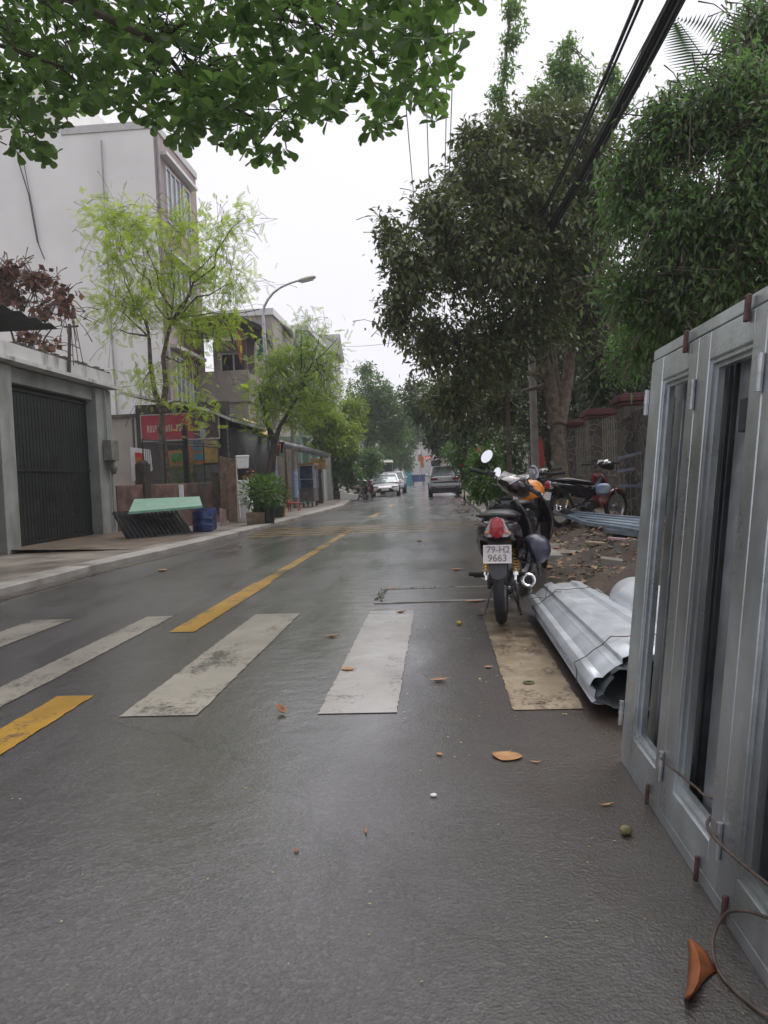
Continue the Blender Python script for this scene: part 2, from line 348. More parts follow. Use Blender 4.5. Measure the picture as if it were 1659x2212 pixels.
#==SECTIONS==
# ================================================================== SETTING
XL = [(-14, -4.8), (2, -4.75), (10, -4.7), (13, -4.42), (20, -4.2), (31, -3.9), (42, -4.75), (60, -5.3), (100, -5.4), (175, -9)]
XR = [(-14, 3.2), (4, 3.2), (7.2, 1.35), (9, 1.14), (44, 1.08), (60, .6), (100, -1.0), (175, -4)]
xl = lambda y: float(np.interp(y, *zip(*XL))); xr = lambda y: float(np.interp(y, *zip(*XR)))
ys_ = [-14, -8, -3, 0, 2, 3.5, 5, 6.5, 8, 10, 12, 14, 17, 20, 24, 28, 32, 37, 42, 50, 60, 75, 100, 130, 175]
M_ground = mat('ground_soil', (.11, .085, .062), .85, var=.2, vs=.8, bump=.5, bs=8)
g = MB(); g.add([(-390, -190, -.03), (390, -190, -.03), (390, 590, -.03), (-390, 590, -.03)], [(0, 1, 2, 3)]); struct(g.build('ground', M_ground, sharp=0))
M_road = road_mat('wet_asphalt')
g = MB(); g.loft([[(xl(y)-.02, y, 0), (xr(y)+.02, y, 0)] for y in ys_], closed=False); struct(g.build('road', M_road, sharp=0))
def strip(name, f0, f1, z, y0, y1, m, th=.0, ph=.12):
    g = MB(); ys = [y0]+[y for y in ys_ if y0 < y < y1]+[y1]
    g.loft([[(f0(y), y, -.02), (f0(y), y, z), (f1(y), y, z), (f1(y), y, -.02)] for y in ys]); return struct(g.build(name, m, bevel=.012))
M_kerb = mat('kerb_concrete', (.27, .255, .235), .6, var=.15, vs=2, bump=.3, bs=40, stain=((.10, .085, .07), 1.5, .56, 1))
M_pave = mat('paving', (.20, .175, .15), .5, var=.18, vs=1.2, bump=.3, bs=30, stain=((.085, .065, .05), .8, .5, 1), rv=.15)
strip('kerb', lambda y: xl(y)-.42, lambda y: xl(y)-.03, .085, -14, 175, M_kerb)
strip('pavement', lambda y: xl(y)-9, lambda y: xl(y)-.424, .075, -14, 175, M_pave)
strip('kerb', lambda y: xr(y)+.03, lambda y: xr(y)+.30, .10, 9.2, 175, M_kerb)
strip('pavement', lambda y: xr(y)+.304, lambda y: xr(y)+9, .085, 9.6, 175, M_pave)
g = MB(); g.loft([[(xl(y)-.0, y, .003), (xl(y)+.22, y, .003)] for y in ys_], closed=False)
struct(g.build('gutter', mat('gutter_silt', (.075, .06, .048), .35, var=.35, vs=3, bump=.4, bs=60, rv=.12), sharp=0))
# sloping garage apron on the left pavement
g = MB(); g.add([(-5.2, 12.6, .08), (-5.2, 17.2, .08), (-7.5, 17.2, .15), (-7.5, 12.6, .15)], [(0, 1, 2, 3)])
struct(g.build('driveway_ramp', mat('ramp_concrete', (.13, .098, .072), .5, var=.2, vs=1.2, bump=.3, bs=30, stain=((.05, .035, .025), .9, .5, 1)), sharp=0))
# dirt verge with rubble on the right: displaced sheet
from mathutils import noise as mnoise
def dirt_h(x, y):
    a = max(0, min(1, (x-(1.0 if y > 7 else 1.25))/1.3)); b = max(0, min(1, (y-4.9)/1.6))*max(0, min(1, (15.5-y)/2.5))
    hh = .27*a*a*(3-2*a)*b; q = Vector((x*1.6, y*1.3, 0))
    return .012 + hh*(.75+.7*mnoise.noise(q)) + a*b*(.05*mnoise.noise(q*3.1)+.028*mnoise.noise(q*8)) - (.05*(1-b) if b < .1 else 0) - .04*max(0, 1-a*6)
g = MB(); nx, ny = 64, 150; vs = []
for j in range(ny+1):
    for i in range(nx+1):
        x = .95+3.3*i/nx; y = 4.8+11*j/ny; vs.append((x, y, dirt_h(x, y)))
g.add(vs, [(j*(nx+1)+i, j*(nx+1)+i+1, (j+1)*(nx+1)+i+1, (j+1)*(nx+1)+i) for j in range(ny) for i in range(nx)])
M_dirt = mat('wet_dirt', (.062, .044, .031), .7, var=.35, vs=5, bump=.9, bs=35, stain=((.12, .09, .06), 2.2, .58, 1), rv=.2)
o = g.build('dirt_verge', M_dirt, sharp=80); struct(o)
# painted markings
M_white_paint = road_mat('worn_white_paint', (.40, .375, .34), .66, 5)
M_white_worn = road_mat('very_worn_white_paint', (.42, .385, .32), .60, 3.0)
M_yel_paint = road_mat('worn_yellow_paint', (.55, .30, .012), .62, 6)
M_yel_worn = road_mat('very_worn_yellow_paint', (.55, .33, .06), .60, 2.5)
M_dirty_paint = road_mat('muddy_white_paint', (.54, .44, .30), .60, 4)
def mark(name, x0, x1, y0, y1, m, n=70, z=.004, dx=0):
    g = MB(); rng = random.Random(int(y0*91+x0*37)); L0 = [(x0+rng.uniform(-.005, .005)+dx*i/n, y0+(y1-y0)*i/n, z) for i in range(n+1)]; L1 = [(x1+rng.uniform(-.005, .005)+dx*i/n, y0+(y1-y0)*i/n, z) for i in range(n+1)]
    g.loft([[a, b] for a, b in zip(L0, L1)], closed=False); return struct(g.build(name, m, sharp=0))
mark('crosswalk_stripe', .30, .62, 3.5, 6.24, M_dirty_paint)
mark('crosswalk_stripe', -.60, -.235, 3.5, 6.25, M_white_paint)
mark('crosswalk_stripe', -1.56, -1.18, 3.52, 6.26, M_white_worn)
mark('crosswalk_stripe', -2.50, -2.27, 3.56, 6.3, M_white_worn)
mark('crosswalk_stripe', -3.5, -3.15, 3.6, 6.3, M_white_worn)
for y0, y1, m in ((1.2, 3.9, M_yel_paint), (5.58, 8.3, M_yel_paint), (22, 25, M_yel_worn), (30, 33, M_yel_worn)):
    mark('centre_line', -2.06, -1.86, y0, y1, m)
mark('centre_line', -2.03, -1.89, 8.31, 17.2, road_mat('thin_worn_yellow', (.50, .28, .03), .56, 2.2), 30)
for i in range(5): mark('rumble_stripe', -4.05, 1.0, 15.6+i*.62, 15.75+i*.62, M_yel_worn, 1)
# shallow puddle sheen
M_water = mat('puddle_water', (.022, .020, .019), .03, var=.1, spec=.5)
def puddle(c, rx, ry, seed):
    rng = random.Random(seed); n = 28; ph = [rng.uniform(0, 6.28) for _ in range(4)]
    pts = []
    for i in range(n):
        a = 2*math.pi*i/n; k = 1+.22*math.sin(2*a+ph[0])+.14*math.sin(3*a+ph[1])+.09*math.sin(5*a+ph[2])
        pts.append((c[0]+rx*k*math.cos(a), c[1]+ry*k*math.sin(a), .0065))
    g = MB(); g.poly(pts); o = g.build('puddle', M_water, sharp=0); o['kind'] = 'structure'

# utility cover
r_ = thing('utility_cover', (-.02, 7.05, 0), 'concrete utility cover with mossy edges set in the road before the stripes', 'cover')
mm = MB(); y0, y1, x0, x1 = 6.62, 7.48, -.60, .58
for a, b in (((x0, y0, -.01), (x1, y0+.05, .009)), ((x0, y1-.05, -.01), (x1, y1, .009)), ((x0, y0+.053, -.01), (x0+.05, y1-.053, .009)), ((x1-.05, y0+.053, -.01), (x1, y1-.053, .009))): mm.bb(a, b)
mm.build('frame', mat('cover_frame', (.20, .19, .175), .6, var=.2, bump=.3), r_)
mm = MB(); mm.bb((x0+.07, y0+.07, -.01), (x1-.07, y1-.07, .006)); mm.build('slab', road_mat('cover_slab'), r_)
leaves('moss', T_ellip(.4), np.array([(x0+.03+.06*random.random()-.03, y0+.1+.7*random.random(), .01) for _ in range(160)]+[(x0+1.15*random.random(), y1-.02+random.uniform(-.02, .02), .01) for _ in range(120)]),
       np.random.default_rng(1).normal(0, 1, (280, 3))*np.array([1, 1, .2])+.01, np.full(280, .018), mat('moss_green', (.035, .06, .012), .8), r_, np.random.default_rng(2), kind='stuff')
# ================================================================== GALVANISED FOLDING DOOR, right foreground
M_galv = mat('galvanised_door', (.52, .555, .57), .34, .78, var=.10, vs=5, bump=.08, bs=60, rv=.12, stain=((.30, .315, .31), 3.0, .50, .25))
M_galv2 = mat('galvanised_dark', (.36, .375, .38), .42, .7, var=.2, vs=5, rv=.1)
PB = Vector((.63, 0, 0)); PU = Vector((.1616, 0, 1.499)).normalized(); PN = Vector((-PU.z, 0, PU.x))    # PN faces the road
def pm(y, s, n=0.0): q = PB+PU*s+PN*n; return Vector((q.x, y, q.z))
def pbox(mb, y0, y1, s0, s1, n0, n1):
    vs = [pm(y, s_, n) for y in (y0, y1) for s_ in (s0, s1) for n in (n0, n1)]
    mb.add(vs, [(0, 1, 3, 2), (4, 6, 7, 5), (0, 4, 5, 1), (2, 3, 7, 6), (0, 2, 6, 4), (1, 5, 7, 3)])
door = thing('folding_door', (.63, 1.9, 0), 'galvanised steel folding door set with tall openings leaning at the right edge', 'door')
HT = 1.51; mb = MB(); pbox(mb, .40, 2.86, .0, .036, -.045, -.004); pbox(mb, .40, 2.86, HT-.036, HT, -.045, -.004); mb.build('rail', M_galv, door, bevel=.003)
edges = [2.86, 2.355, 1.872, 1.39, .90, .41]
for k in range(5):
    ya, yb = edges[k+1]+.002, edges[k]-.002; wa, wb = ya+.078, yb-.095
    if k == 0: wb = yb-.14
    s0, s1 = .041, HT-.041; ws0, ws1 = .135, HT-.122
    mb = MB()
    pbox(mb, ya, wa, s0, s1, -.043, 0); pbox(mb, wb, yb, s0, s1, -.043, 0)
    pbox(mb, wa, wb, s0, ws0, -.043, -.001); pbox(mb, wa, wb, ws1, s1, -.043, -.001)
    # raised stile ribs, and the stepped glazing beads round the opening
    lf = mb.build('leaf', M_galv, door, bevel=.0035)
    mb = MB()
    for q, (d, n_) in enumerate(((0, -.009), (.012, -.022))):
        pbox(mb, wa+d, wa+d+.0115, ws0+d, ws1-d, -.040, n_); pbox(mb, wb-d-.0115, wb-d, ws0+d, ws1-d, -.040, n_)
        pbox(mb, wa+d+.0115, wb-d-.0115, ws0+d, ws0+d+.0115, -.040, n_); pbox(mb, wa+d+.0115, wb-d-.0115, ws1-d-.0115, ws1-d, -.040, n_)
    mb.build('glazing_bead', M_galv, lf)
    mb = MB(); yc = yb-.006+.0
    for sc in ((1.325, .18) if k == 0 else (1.30, .175)):
        a, b = pm(yb+.008 if k == 0 else yb+.0, sc-.045, .008), pm(yb+.008 if k == 0 else yb, sc+.045, .008)
        mb.tube([a, b], .0085, 10); mb.tube([a.lerp(b, .46), a.lerp(b, .54)], .0098, 10)
    mb.build('hinge', M_steel, lf)
M_maroon = mat('red_oxide', (.075, .035, .033), .6, var=.3, vs=30, bump=.2)
for y, s_ in ((2.462, HT-.036), (1.985, HT-.036), (2.467, .039), (1.996, .040), (1.805, .041), (1.35, HT-.036), (1.30, .04)):
    hw_ = .010 if s_ > 1 else .006; mb = MB(); pbox(mb, y-hw_, y+hw_, s_-.034, s_+.034, .001, .013); mb.build('clip', M_maroon, door, bevel=.003)
mb = MB()      # closed grooves and the second leaf stack seen through the openings
door2 = thing('folding_door', (.70, 1.9, 0), 'darker steel folding door stacked behind the leaning galvanised one', 'door')
for k, n0 in enumerate((-.075, -.125)):
    mb = MB(); y = 2.80-.02*k
    while y > .45:
        pbox(mb, y-.085, y, .0, HT-.03, n0-.03, n0); pbox(mb, y-.17, y-.13, .0, HT-.03, n0-.02, n0-.012)
        y -= .29
    pbox(mb, .42, 2.78, 0, .09, n0-.034, n0-.004) ; pbox(mb, .42, 2.78, HT-.09, HT-.01, n0-.034, n0-.004)
    mb.build('leaf', M_galv2, door2, bevel=.003)
mb = MB(); pbox(mb, .42, 2.76, .02, HT-.05, -.175, -.165); mb.build('glass', mat('brown_glass', (.075, .07, .062), .12, var=.2, spec=.7), door2)
for k, y in enumerate((2.60, 2.12)):
    mb = MB(); pbox(mb, y-.03, y+.03, 1.18, 1.27, -.074, -.055); mb.build('lock_plate', M_blk, door2, bevel=.004)
M_wire = mat('rusty_wire', (.10, .075, .06), .6, .3, var=.3, vs=30)
def wire(label, pts, r=.003, n=48):
    P_ = [Vector(p) for p in pts]; q = []
    for i in range(len(P_)-1):
        a, b, c, d = P_[max(i-1, 0)], P_[i], P_[i+1], P_[min(i+2, len(P_)-1)]
        for j in range(8):
            t = j/8; q.append(.5*((2*b)+(c-a)*t+(2*a-5*b+4*c-d)*t*t+(3*b-a-3*c+d)*t*t*t))
    q.append(P_[-1]); mb = MB(); mb.tube(q, r, 6); o = mb.build('tie_wire', M_wire); return tag(o, label, 'wire', 'rusty wires tying the steel door')
wire('rusty tie wire straight across the first two door openings near the bottom', [pm(2.38, .20, .008), pm(2.3, .205, .012), pm(2.05, .235, .01), pm(1.98, .24, .006), pm(1.93, .24, -.05)], .0035)
wire('thick rusty tie wire bowed round the third door stile', [pm(1.97, .20, -.02), pm(1.94, .185, .012), pm(1.85, .185, .02), pm(1.7, .20, .014), pm(1.5, .235, .01)], .0045)
wire('loose rusty wire loop hanging from the door onto the asphalt', [pm(1.55, .165, .006), pm(1.66, .12, .02), pm(1.745, .06, .03), (.575, 1.73, .006), (.555, 1.62, .005), (.585, 1.52, .005), (.62, 1.46, .02)], .004)
# ================================================================== GALVANISED SHEET BUNDLES
M_sheet = mat('galvanised_sheet', (.50, .53, .56), .42, .35, var=.07, vs=4, bump=.04, bs=200, rv=.08)
def sheet_roll(name, label, ax0, ax1, rad, ribs, label_c, arc=(-50, 235), squash=.62, m=None, flare=1.0, r2=None, bsq=.17):
    root = thing(name, (ax0[0], (ax0[1]+ax1[1])/2, 0), label, label_c)
    A, B = Vector(ax0), Vector(ax1); d = (B-A).normalized(); sd = d.cross(Vector((0, 0, 1))).normalized(); up = sd.cross(d)
    def ring(t, dr=0, noise_=0):
        pts = []; n = 150; r0 = rad*(1+(flare-1)*t)
        for i in range(n+1):
            a = R(arc[0]+(arc[1]-arc[0])*i/n); ph = (i/n*ribs) % 1
            rb = 0
            if ribs:
                rb = max(0, min(1, (abs(ph-.5)-.30)/.045))*.032
                if .38 < ph < .40 or .60 < ph < .62: rb += .003
            r = r0+rb+dr+(-.02*i/n); pts.append(A.lerp(B, t)+sd*math.cos(a)*r+up*math.sin(a)*r*(squash if math.sin(a) > 0 else bsq))
        return pts
    def ring2(t, dr):
        pts = []; r0 = rad*(1+(flare-1)*t)+dr
        for i in range(121):
            a = R(95+290*i/120); ph = (i/120*7) % 1; r = r0+max(0, min(1, (abs(ph-.5)-.33)/.05))*.022-.03*i/120
            pts.append(A.lerp(B, t)+sd*math.cos(a)*r+up*math.sin(a)*r*(squash if math.sin(a) > 0 else bsq))
        return pts
    mb = MB(); mb.loft([ring(t) for t in np.linspace(0, 1, 12)], closed=False); mb.build('outer_sheet', m or M_sheet, root, solid=.0022, sharp=25)
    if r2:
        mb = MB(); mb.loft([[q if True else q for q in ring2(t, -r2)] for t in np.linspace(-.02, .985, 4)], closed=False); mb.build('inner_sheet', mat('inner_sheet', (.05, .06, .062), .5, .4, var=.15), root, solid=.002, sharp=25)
    for t in ((.13, .80) if ribs else (.3,)):
        mb = MB(); pts = ring(t, .006)[6:-6:6]
        pts = [p+(p-A.lerp(B, t)).normalized()*.02 for p in pts]; mb.tube(pts, .0028, 5); wr_ = mb.build('tie_wire', M_wire, root)
        if t > .5:
            q = pts[-7]; mb = MB(); mb.tube([q, q+up*.06+d*-.04+sd*-.0, q+up*.10+d*-.10], .0022, 5); mb.tube([q, q+up*.05+sd*.06-d*.03, q+up*.06+sd*.09-d*.12], .0022, 5); mb.tube([q, q-sd*.06+up*.01, q-sd*.1], .0022, 5); mb.build('tie_wire', M_wire, root)
    return root
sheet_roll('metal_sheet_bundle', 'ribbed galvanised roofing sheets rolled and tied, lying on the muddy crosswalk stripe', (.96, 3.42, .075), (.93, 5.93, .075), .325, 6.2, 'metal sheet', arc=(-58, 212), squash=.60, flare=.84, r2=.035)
sheet_roll('metal_sheet_bundle', 'smooth white metal sheet roll tied with wire behind the ribbed bundle', (1.42, 3.7, .12), (1.33, 5.45, .17), .185, 0, 'metal sheet', arc=(-60, 250), squash=.9, m=mat('white_sheet', (.62, .65, .68), .35, .2, var=.03), bsq=.5)
# ================================================================== MOTORBIKES (built in local metres: +Y forward, rear axle at y=0)
def wheel(root, y, r, tw, steer=None, name='wheel', spokes=True, z=None, xo=0):
    z = z or r; T = steer or (lambda p: Vector(p))
    w = MB(); prof = []; n = 12
    for i in range(n+1):
        a = math.pi*2*i/n; prof.append((r-tw*.52+math.cos(a)*tw*.52, math.sin(a)*tw*.5))
    w.lathe(prof, (xo, y, z), 'X', 40); w.v = [tuple(T(p)) for p in w.v]; o = w.build('wheel', M_rubber, root, world=False)
    m2 = MB(); ri = r-tw*1.0
    m2.lathe([(ri+.004, -tw*.36), (ri-.012, -tw*.3), (ri-.016, 0), (ri-.012, tw*.3), (ri+.004, tw*.36)], (xo, y, z), 'X', 40)
    m2.lathe([(.001, -.05), (.035, -.05), (.045, -.03), (.045, .03), (.035, .05), (.001, .05)], (xo, y, z), 'X', 16)
    if spokes:
        for i in range(28):
            a = 2*math.pi*i/28; b = a+(.35 if i % 2 else -.35); s_ = .035 if (i//2) % 2 else -.035
            m2.tube([(xo+s_, y+.042*math.cos(b), z+.042*math.sin(b)), (xo, y+(ri-.012)*math.cos(a), z+(ri-.012)*math.sin(a))], .0017, 4, False)
    else:
        for i in range(5):
            a = 2*math.pi*i/5; m2.box((xo, y+math.cos(a)*ri*.5, z+math.sin(a)*ri*.5), (.03, ri, .03), (math.degrees(a), 0, 0))
    m2.v = [tuple(T(p)) for p in m2.v]; m2.build('rim', M_steel, o, world=False); return o
def ringsec(y, hw, z0, z1, pw=2.4, n=20, cx=0):
    """rounded super-ellipse cross-section in the XZ plane"""
    o = []
    for i in range(n):
        a = 2*math.pi*i/n; c, s_ = math.cos(a), math.sin(a)
        o.append((cx+hw*math.copysign(abs(c)**(2/pw), c), y, (z0+z1)/2+(z1-z0)/2*math.copysign(abs(s_)**(2/pw), s_)))
    return o
def motorbike(name, label, group, body, accent, seatm=None, steer=0, plate=None, shock=None, wr=.285, mirrors=(1, 1), loc=(0, 0, 0), rz=0, lean=0, fender=None, basket=False, scooter=False, detail=True):
    root = thing(name, loc, label, 'scooter' if scooter else 'motorbike', group, rz); root.rotation_euler = (0, lean, rz)
    WB = 1.24; hy, hz = 1.0, .95
    ax = Vector((0, -.42, .91)).normalized(); pv = Vector((0, hy, .75)); RM = Matrix.Rotation(steer, 3, ax)
    T = lambda p: pv + RM @ (Vector(p)-pv)
    wheel(root, 0, wr, .078); wheel(root, WB, wr, .070, T)
    seatm = seatm or M_blk; shock = shock or M_yellow; fender = fender or M_blk
    # swing arm, frame, engine
    m = MB(); m.tube([(.075, 0, wr), (.085, .45, .34)], .017, 8); m.tube([(-.075, 0, wr), (-.085, .45, .34)], .02, 8); m.tube([(-.09, 0, wr), (.09, 0, wr)], .011, 8)
    m.tube([(0, .45, .35), (0, .62, .48), (0, .9, .72), (0, .97, .88)], .025, 8); m.build('frame', M_steel_dk, root, world=False)
    m = MB(); m.ell((0, .56, .32), (.10, .13, .11), 16, 10); m.box((0, .70, .33), (.12, .16, .10), (20, 0, 0)); m.ell((.105, .52, .31), (.03, .11, .09), 14, 8); m.ell((-.105, .54, .31), (.03, .12, .09), 14, 8)
    for i in range(5): m.box((0, .66+.022*i, .345+.006*i), (.135, .008, .12), (15, 0, 0))
    m.build('engine', M_steel_dk, root, world=False)
    m = MB(); m.box((-.082, .21, wr+.02), (.03, .46, .075), (4, 0, 0)); m.build('chain_guard', M_blk, root, world=False, bevel=.01)
    # rear mudguard between tail and tyre
    m = MB(); secs = []
    for i in range(8):
        a = R(5+ i*11); hw = .062 if i > 1 else .05; rr_ = wr+.045
        c = (0, -math.sin(a)*rr_*.8+.02, wr+math.cos(a)*rr_)
        secs.append([(x*hw/1.0, c[1]+(.02*(abs(x)) if True else 0), c[2]-.035*x*x) for x in (-1, -.7, 0, .7, 1)])
    # flat tongue at the end
    m.loft(secs, closed=False); m.build('rear_mudguard', M_blk, root, world=False, solid=.006)
    # tail / side cowls
    m = MB(); m.loft([ringsec(.62, .09, .44, .60), ringsec(.42, .125, .46, .68), ringsec(.20, .155, .50, .735), ringsec(.0, .160, .54, .765), ringsec(-.14, .150, .585, .775), ringsec(-.235, .120, .63, .765), ringsec(-.275, .085, .665, .755)])
    m.build('tail_cowl', body, root, world=False)
    # pointed lower lobes of the cowl, seen from behind
    m = MB()
    for s_ in (-1, 1):
        m = MB()
        m.loft([[(s_*.150, -.06, .70), (s_*.125, -.15, .70), (s_*.12, -.02, .72)], [(s_*.168, -.02, .60), (s_*.130, -.13, .61), (s_*.11, .02, .62)], [(s_*.158, .06, .50), (s_*.130, -.06, .505), (s_*.10, .10, .53)], [(s_*.13, .10, .455), (s_*.12, .06, .46), (s_*.10, .12, .47)]])
        m.build('side_cowl', body, root, world=False, bevel=.006)
    # seat
    m = MB(); m.loft([ringsec(.66, .085, .67, .72), ringsec(.55, .115, .675, .755), ringsec(.35, .135, .70, .785), ringsec(.15, .140, .725, .82), ringsec(-.02, .135, .745, .83), ringsec(-.13, .115, .755, .825), ringsec(-.165, .08, .765, .81)]); m.build('seat', seatm, root, world=False)
    # grab rail
    m = MB(); m.tube([(-.13, .06, .77), (-.148, -.1, .79), (-.12, -.22, .795), (0, -.27, .80), (.12, -.22, .795), (.148, -.1, .79), (.13, .06, .77)], .011, 8); m.build('grab_rail', M_blk, root, world=False)
    # tail light: red centre in a clear fan with two indicators
    m = MB(); m.loft([[(-.075, -.255, .645), (.075, -.255, .645), (.108, -.225, .675), (.045, -.262, .775), (0, -.268, .79), (-.045, -.262, .775), (-.108, -.225, .675)], [(-.060, -.292, .650), (.060, -.292, .650), (.092, -.268, .672), (.036, -.296, .765), (0, -.30, .777), (-.036, -.296, .765), (-.080, -.275, .70)]])
    tl = m.build('tail_light', M_clear_lens, root, world=False, bevel=.006)
    m = MB(); m.loft([ringsec(-.285, .050, .640, .782, 2.6), ringsec(-.308, .045, .648, .774, 2.4), ringsec(-.322, .025, .67, .75, 2.2)]); m.build('red_lens', M_red_lens, tl, world=False)
    for s_ in (-1, 1):
        m = MB(); m.ell((s_*.066, -.288, .682), (.02, .014, .014), 12, 8); m.build('indicator', mat('amber_lens', (.50, .22, .12), .15, coat=.4), tl, world=False)
    # number plate on its bracket
    m = MB(); m.loft([[(-.075, -.225, .655), (.075, -.225, .655), (.06, -.16, .655), (-.06, -.16, .655)], [(-.055, -.275, .575), (.055, -.275, .575), (.045, -.2, .575), (-.045, -.2, .575)]]); m.build('plate_bracket', M_blk, root, world=False)
    if plate:
        pr_ = bpy.data.objects.new('number_plate', None)
        m = MB(); m.box((0, 0, 0), (.19, .003, .125)); 
        po = m.build('number_plate', mat('plate_white', (.56, .53, .51), .5, var=.06, stain=((.36, .32, .29), 30, .6, 1)), root, world=False, bevel=.0); po.location = (0, -.302, .535); po.rotation_euler = (R(-14), 0, 0)
        bpy.data.objects.remove(pr_)
        m = MB()
        for a, b in (((-.095, -.0055, .057), (.095, -.0018, .0625)), ((-.095, -.0055, -.0625), (.095, -.0018, -.057)), ((-.095, -.0055, -.0568), (-.089, -.0018, .0568)), ((.089, -.0055, -.0568), (.095, -.0018, .0568))): m.bb(a, b)
        m.build('plate_rim', mat('plate_rim', (.62, .60, .60), .3, .5), po, world=False)
        if plate != 'blank':
            MT = mat('plate_ink', (.20, .17, .165), .6)
            text_mesh(plate[0], .062, MT, po, (.005, -.0025, .029), (R(90), 0, 0)); text_mesh(plate[1], .066, MT, po, (0, -.0025, -.029), (R(90), 0, 0))
    # rubber flap under the plate
    m = MB(); fl = [(-.062, -.285, .475), (.062, -.285, .475), (.058, -.30, .41), (.04, -.31, .375), (0, -.315, .36), (-.04, -.31, .375), (-.058, -.30, .41)]
    m.loft([fl, [(x*.95, y+.012, z) for x, y, z in fl]]); m.build('mud_flap', mat('grey_flap', (.055, .055, .062), .5, var=.2), root, world=False)
    # shocks
    for s_ in (-1, 1):
        a, b = Vector((s_*.105, .0, wr+.03)), Vector((s_*.105, .09, .60)); m = MB(); m.tube([a, b], .011, 8); m.tube([a+(b-a)*.12, a+(b-a)*.2], .021, 10); sh = m.build('shock_absorber', M_chrome, root, world=False)
        m = MB(); pts = []
        for i in range(130):
            t = i/129; an = t*2*math.pi*10; d = a+(b-a)*(.2+.75*t); pts.append(d+Vector((math.cos(an)*.024, math.sin(an)*.024, 0)))
        m.tube(pts, .0055, 5, False); m.build('spring', shock, sh, world=False)
    # exhaust, right side
    m = MB(); m.tube([(.04, .70, .24), (.09, .62, .16), (.125, .45, .155), (.145, .22, .20)], .017, 10); m.tube([(.145, .24, .19), (.165, .16, .225), (.19, -.12, .315), (.20, -.20, .340)], [.03, .045, .048, .042], 18)
    ex = m.build('exhaust', M_steel_dk, root, world=False)
    m = MB(); m.lathe([(.040, .0), (.045, -.015), (.043, -.03), (.034, -.036), (.026, -.03), (.024, .02)], (0, 0, 0), 'Y', 24); m.M = Matrix.Identity(4)
    tip = m.build('exhaust_tip', M_chrome, ex, world=False); tip.location = (.2005, -.205, .341); tip.scale = (1.15, 1.15, 1.15); tip.rotation_euler = (R(-14), 0, R(3))
    m = MB(); m.lathe([(.0, -.005), (.018, -.005), (.024, -.02)], (.2005, -.208, .341), 'Y', 18); m.build('exhaust_bore', M_blk, ex, world=False)
    m = MB(); m.box((.215, .08, .29), (.006, .24, .07), (12, 0, 0)); m.build('heat_shield', M_chrome, ex, world=False, bevel=.004)
    # foot pegs
    for s_ in (-1, 1):
        m = MB(); m.tube([(s_*.10, .40, .30), (s_*.23, .40, .30)], .017, 10); m.build('foot_peg', M_rubber, root, world=False); m = MB(); m.tube([(s_*.09, .16, .335), (s_*.15, .15, .34), (s_*.24, .13, .345)], .015, 10); m.tube([(s_*.09, .30, .36), (s_*.11, .16, .335)], .009, 6); m.build('foot_peg', M_rubber, root, world=False)
    m = MB(); m.tube([(-.13, .40, .27), (-.16, .52, .25), (-.2, .60, .26)], .007, 6); m.build('pedal', M_steel, root, world=False); m = MB(); m.tube([(.13, .40, .27), (.15, .58, .22), (.19, .66, .24)], .007, 6); m.build('pedal', M_steel, root, world=False)
    # stand
    m = MB(); m.tube([(-.08, .44, .26), (-.12, .36, .12), (-.15, .30, .012), (-.20, .27, .010)], .009, 6); m.tube([(.08, .40, .26), (.11, .30, .13), (.13, .20, .03)], .009, 6); m.tube([(.06, .36, .22), (.10, .28, .10), (.115, .24, .05)], .008, 6); m.build('stand', M_steel_dk, root, world=False)
    # leg shield / front body
    m = MB(); secs = []
    for t in range(7):
        u = t/6; z = .30+.56*u; hw = (.13, .19, .215, .22, .20, .16, .10)[t]; y = .88+.06*math.sin(u*3.1)-.02*u
        secs.append([(x*hw, y-.10*abs(x)**1.6+.03, z) for x in (-1, -.75, -.4, 0, .4, .75, 1)])
    m.loft(secs, closed=False); m.build('leg_shield', accent, root, world=False, solid=.02)
    m = MB(); m.loft([ringsec(.60, .07, .46, .64), ringsec(.74, .075, .50, .68), ringsec(.86, .09, .55, .80), ringsec(.93, .10, .58, .88)]); m.build('centre_cowl', M_blk, root, world=False)
    # fork, front fender, turned with the steering
    m = MB()
    for s_ in (-1, 1): m.tube([(s_*.075, WB, wr), (s_*.075, WB-.10, wr+.28), (s_*.07, WB-.17, wr+.44)], [.018, .018, .014], 8)
    m.tube([(-.085, WB, wr), (.085, WB, wr)], .011, 8); m.v = [tuple(T(p)) for p in m.v]; m.build('fork', M_steel, root, world=False)
    m = MB(); secs = []
    for i in range(9):
        a = R(-62+i*17); secs.append([(x*.058, WB-math.sin(a)*(wr+.035), wr+math.cos(a)*(wr+.035)-.03*x*x) for x in (-1, -.6, 0, .6, 1)])
    m.loft(secs, closed=False); m.v = [tuple(T(p)) for p in m.v]; m.build('front_fender', accent if fender is M_blk else fender, root, world=False, solid=.008)
    # handlebar cover, dash, headlight
    m = MB(); m.loft([ringsec(hy-.14, .06, hz+.03, hz+.075), ringsec(hy-.10, .105, hz+.0, hz+.105), ringsec(hy-.02, .132, hz-.04, hz+.12), ringsec(hy+.07, .115, hz-.06, hz+.11), ringsec(hy+.13, .085, hz-.05, hz+.07), ringsec(hy+.155, .04, hz-.03, hz+.04)]); m.v = [tuple(T(p)) for p in m.v]; hc = m.build('handlebar_cover', body if not scooter else accent, root, world=False)
    m = MB(); m.ell((0, hy+.145, hz), (.075, .025, .05), 16, 8); m.v = [tuple(T(p)) for p in m.v]; m.build('headlight', M_clear_lens, hc, world=False)
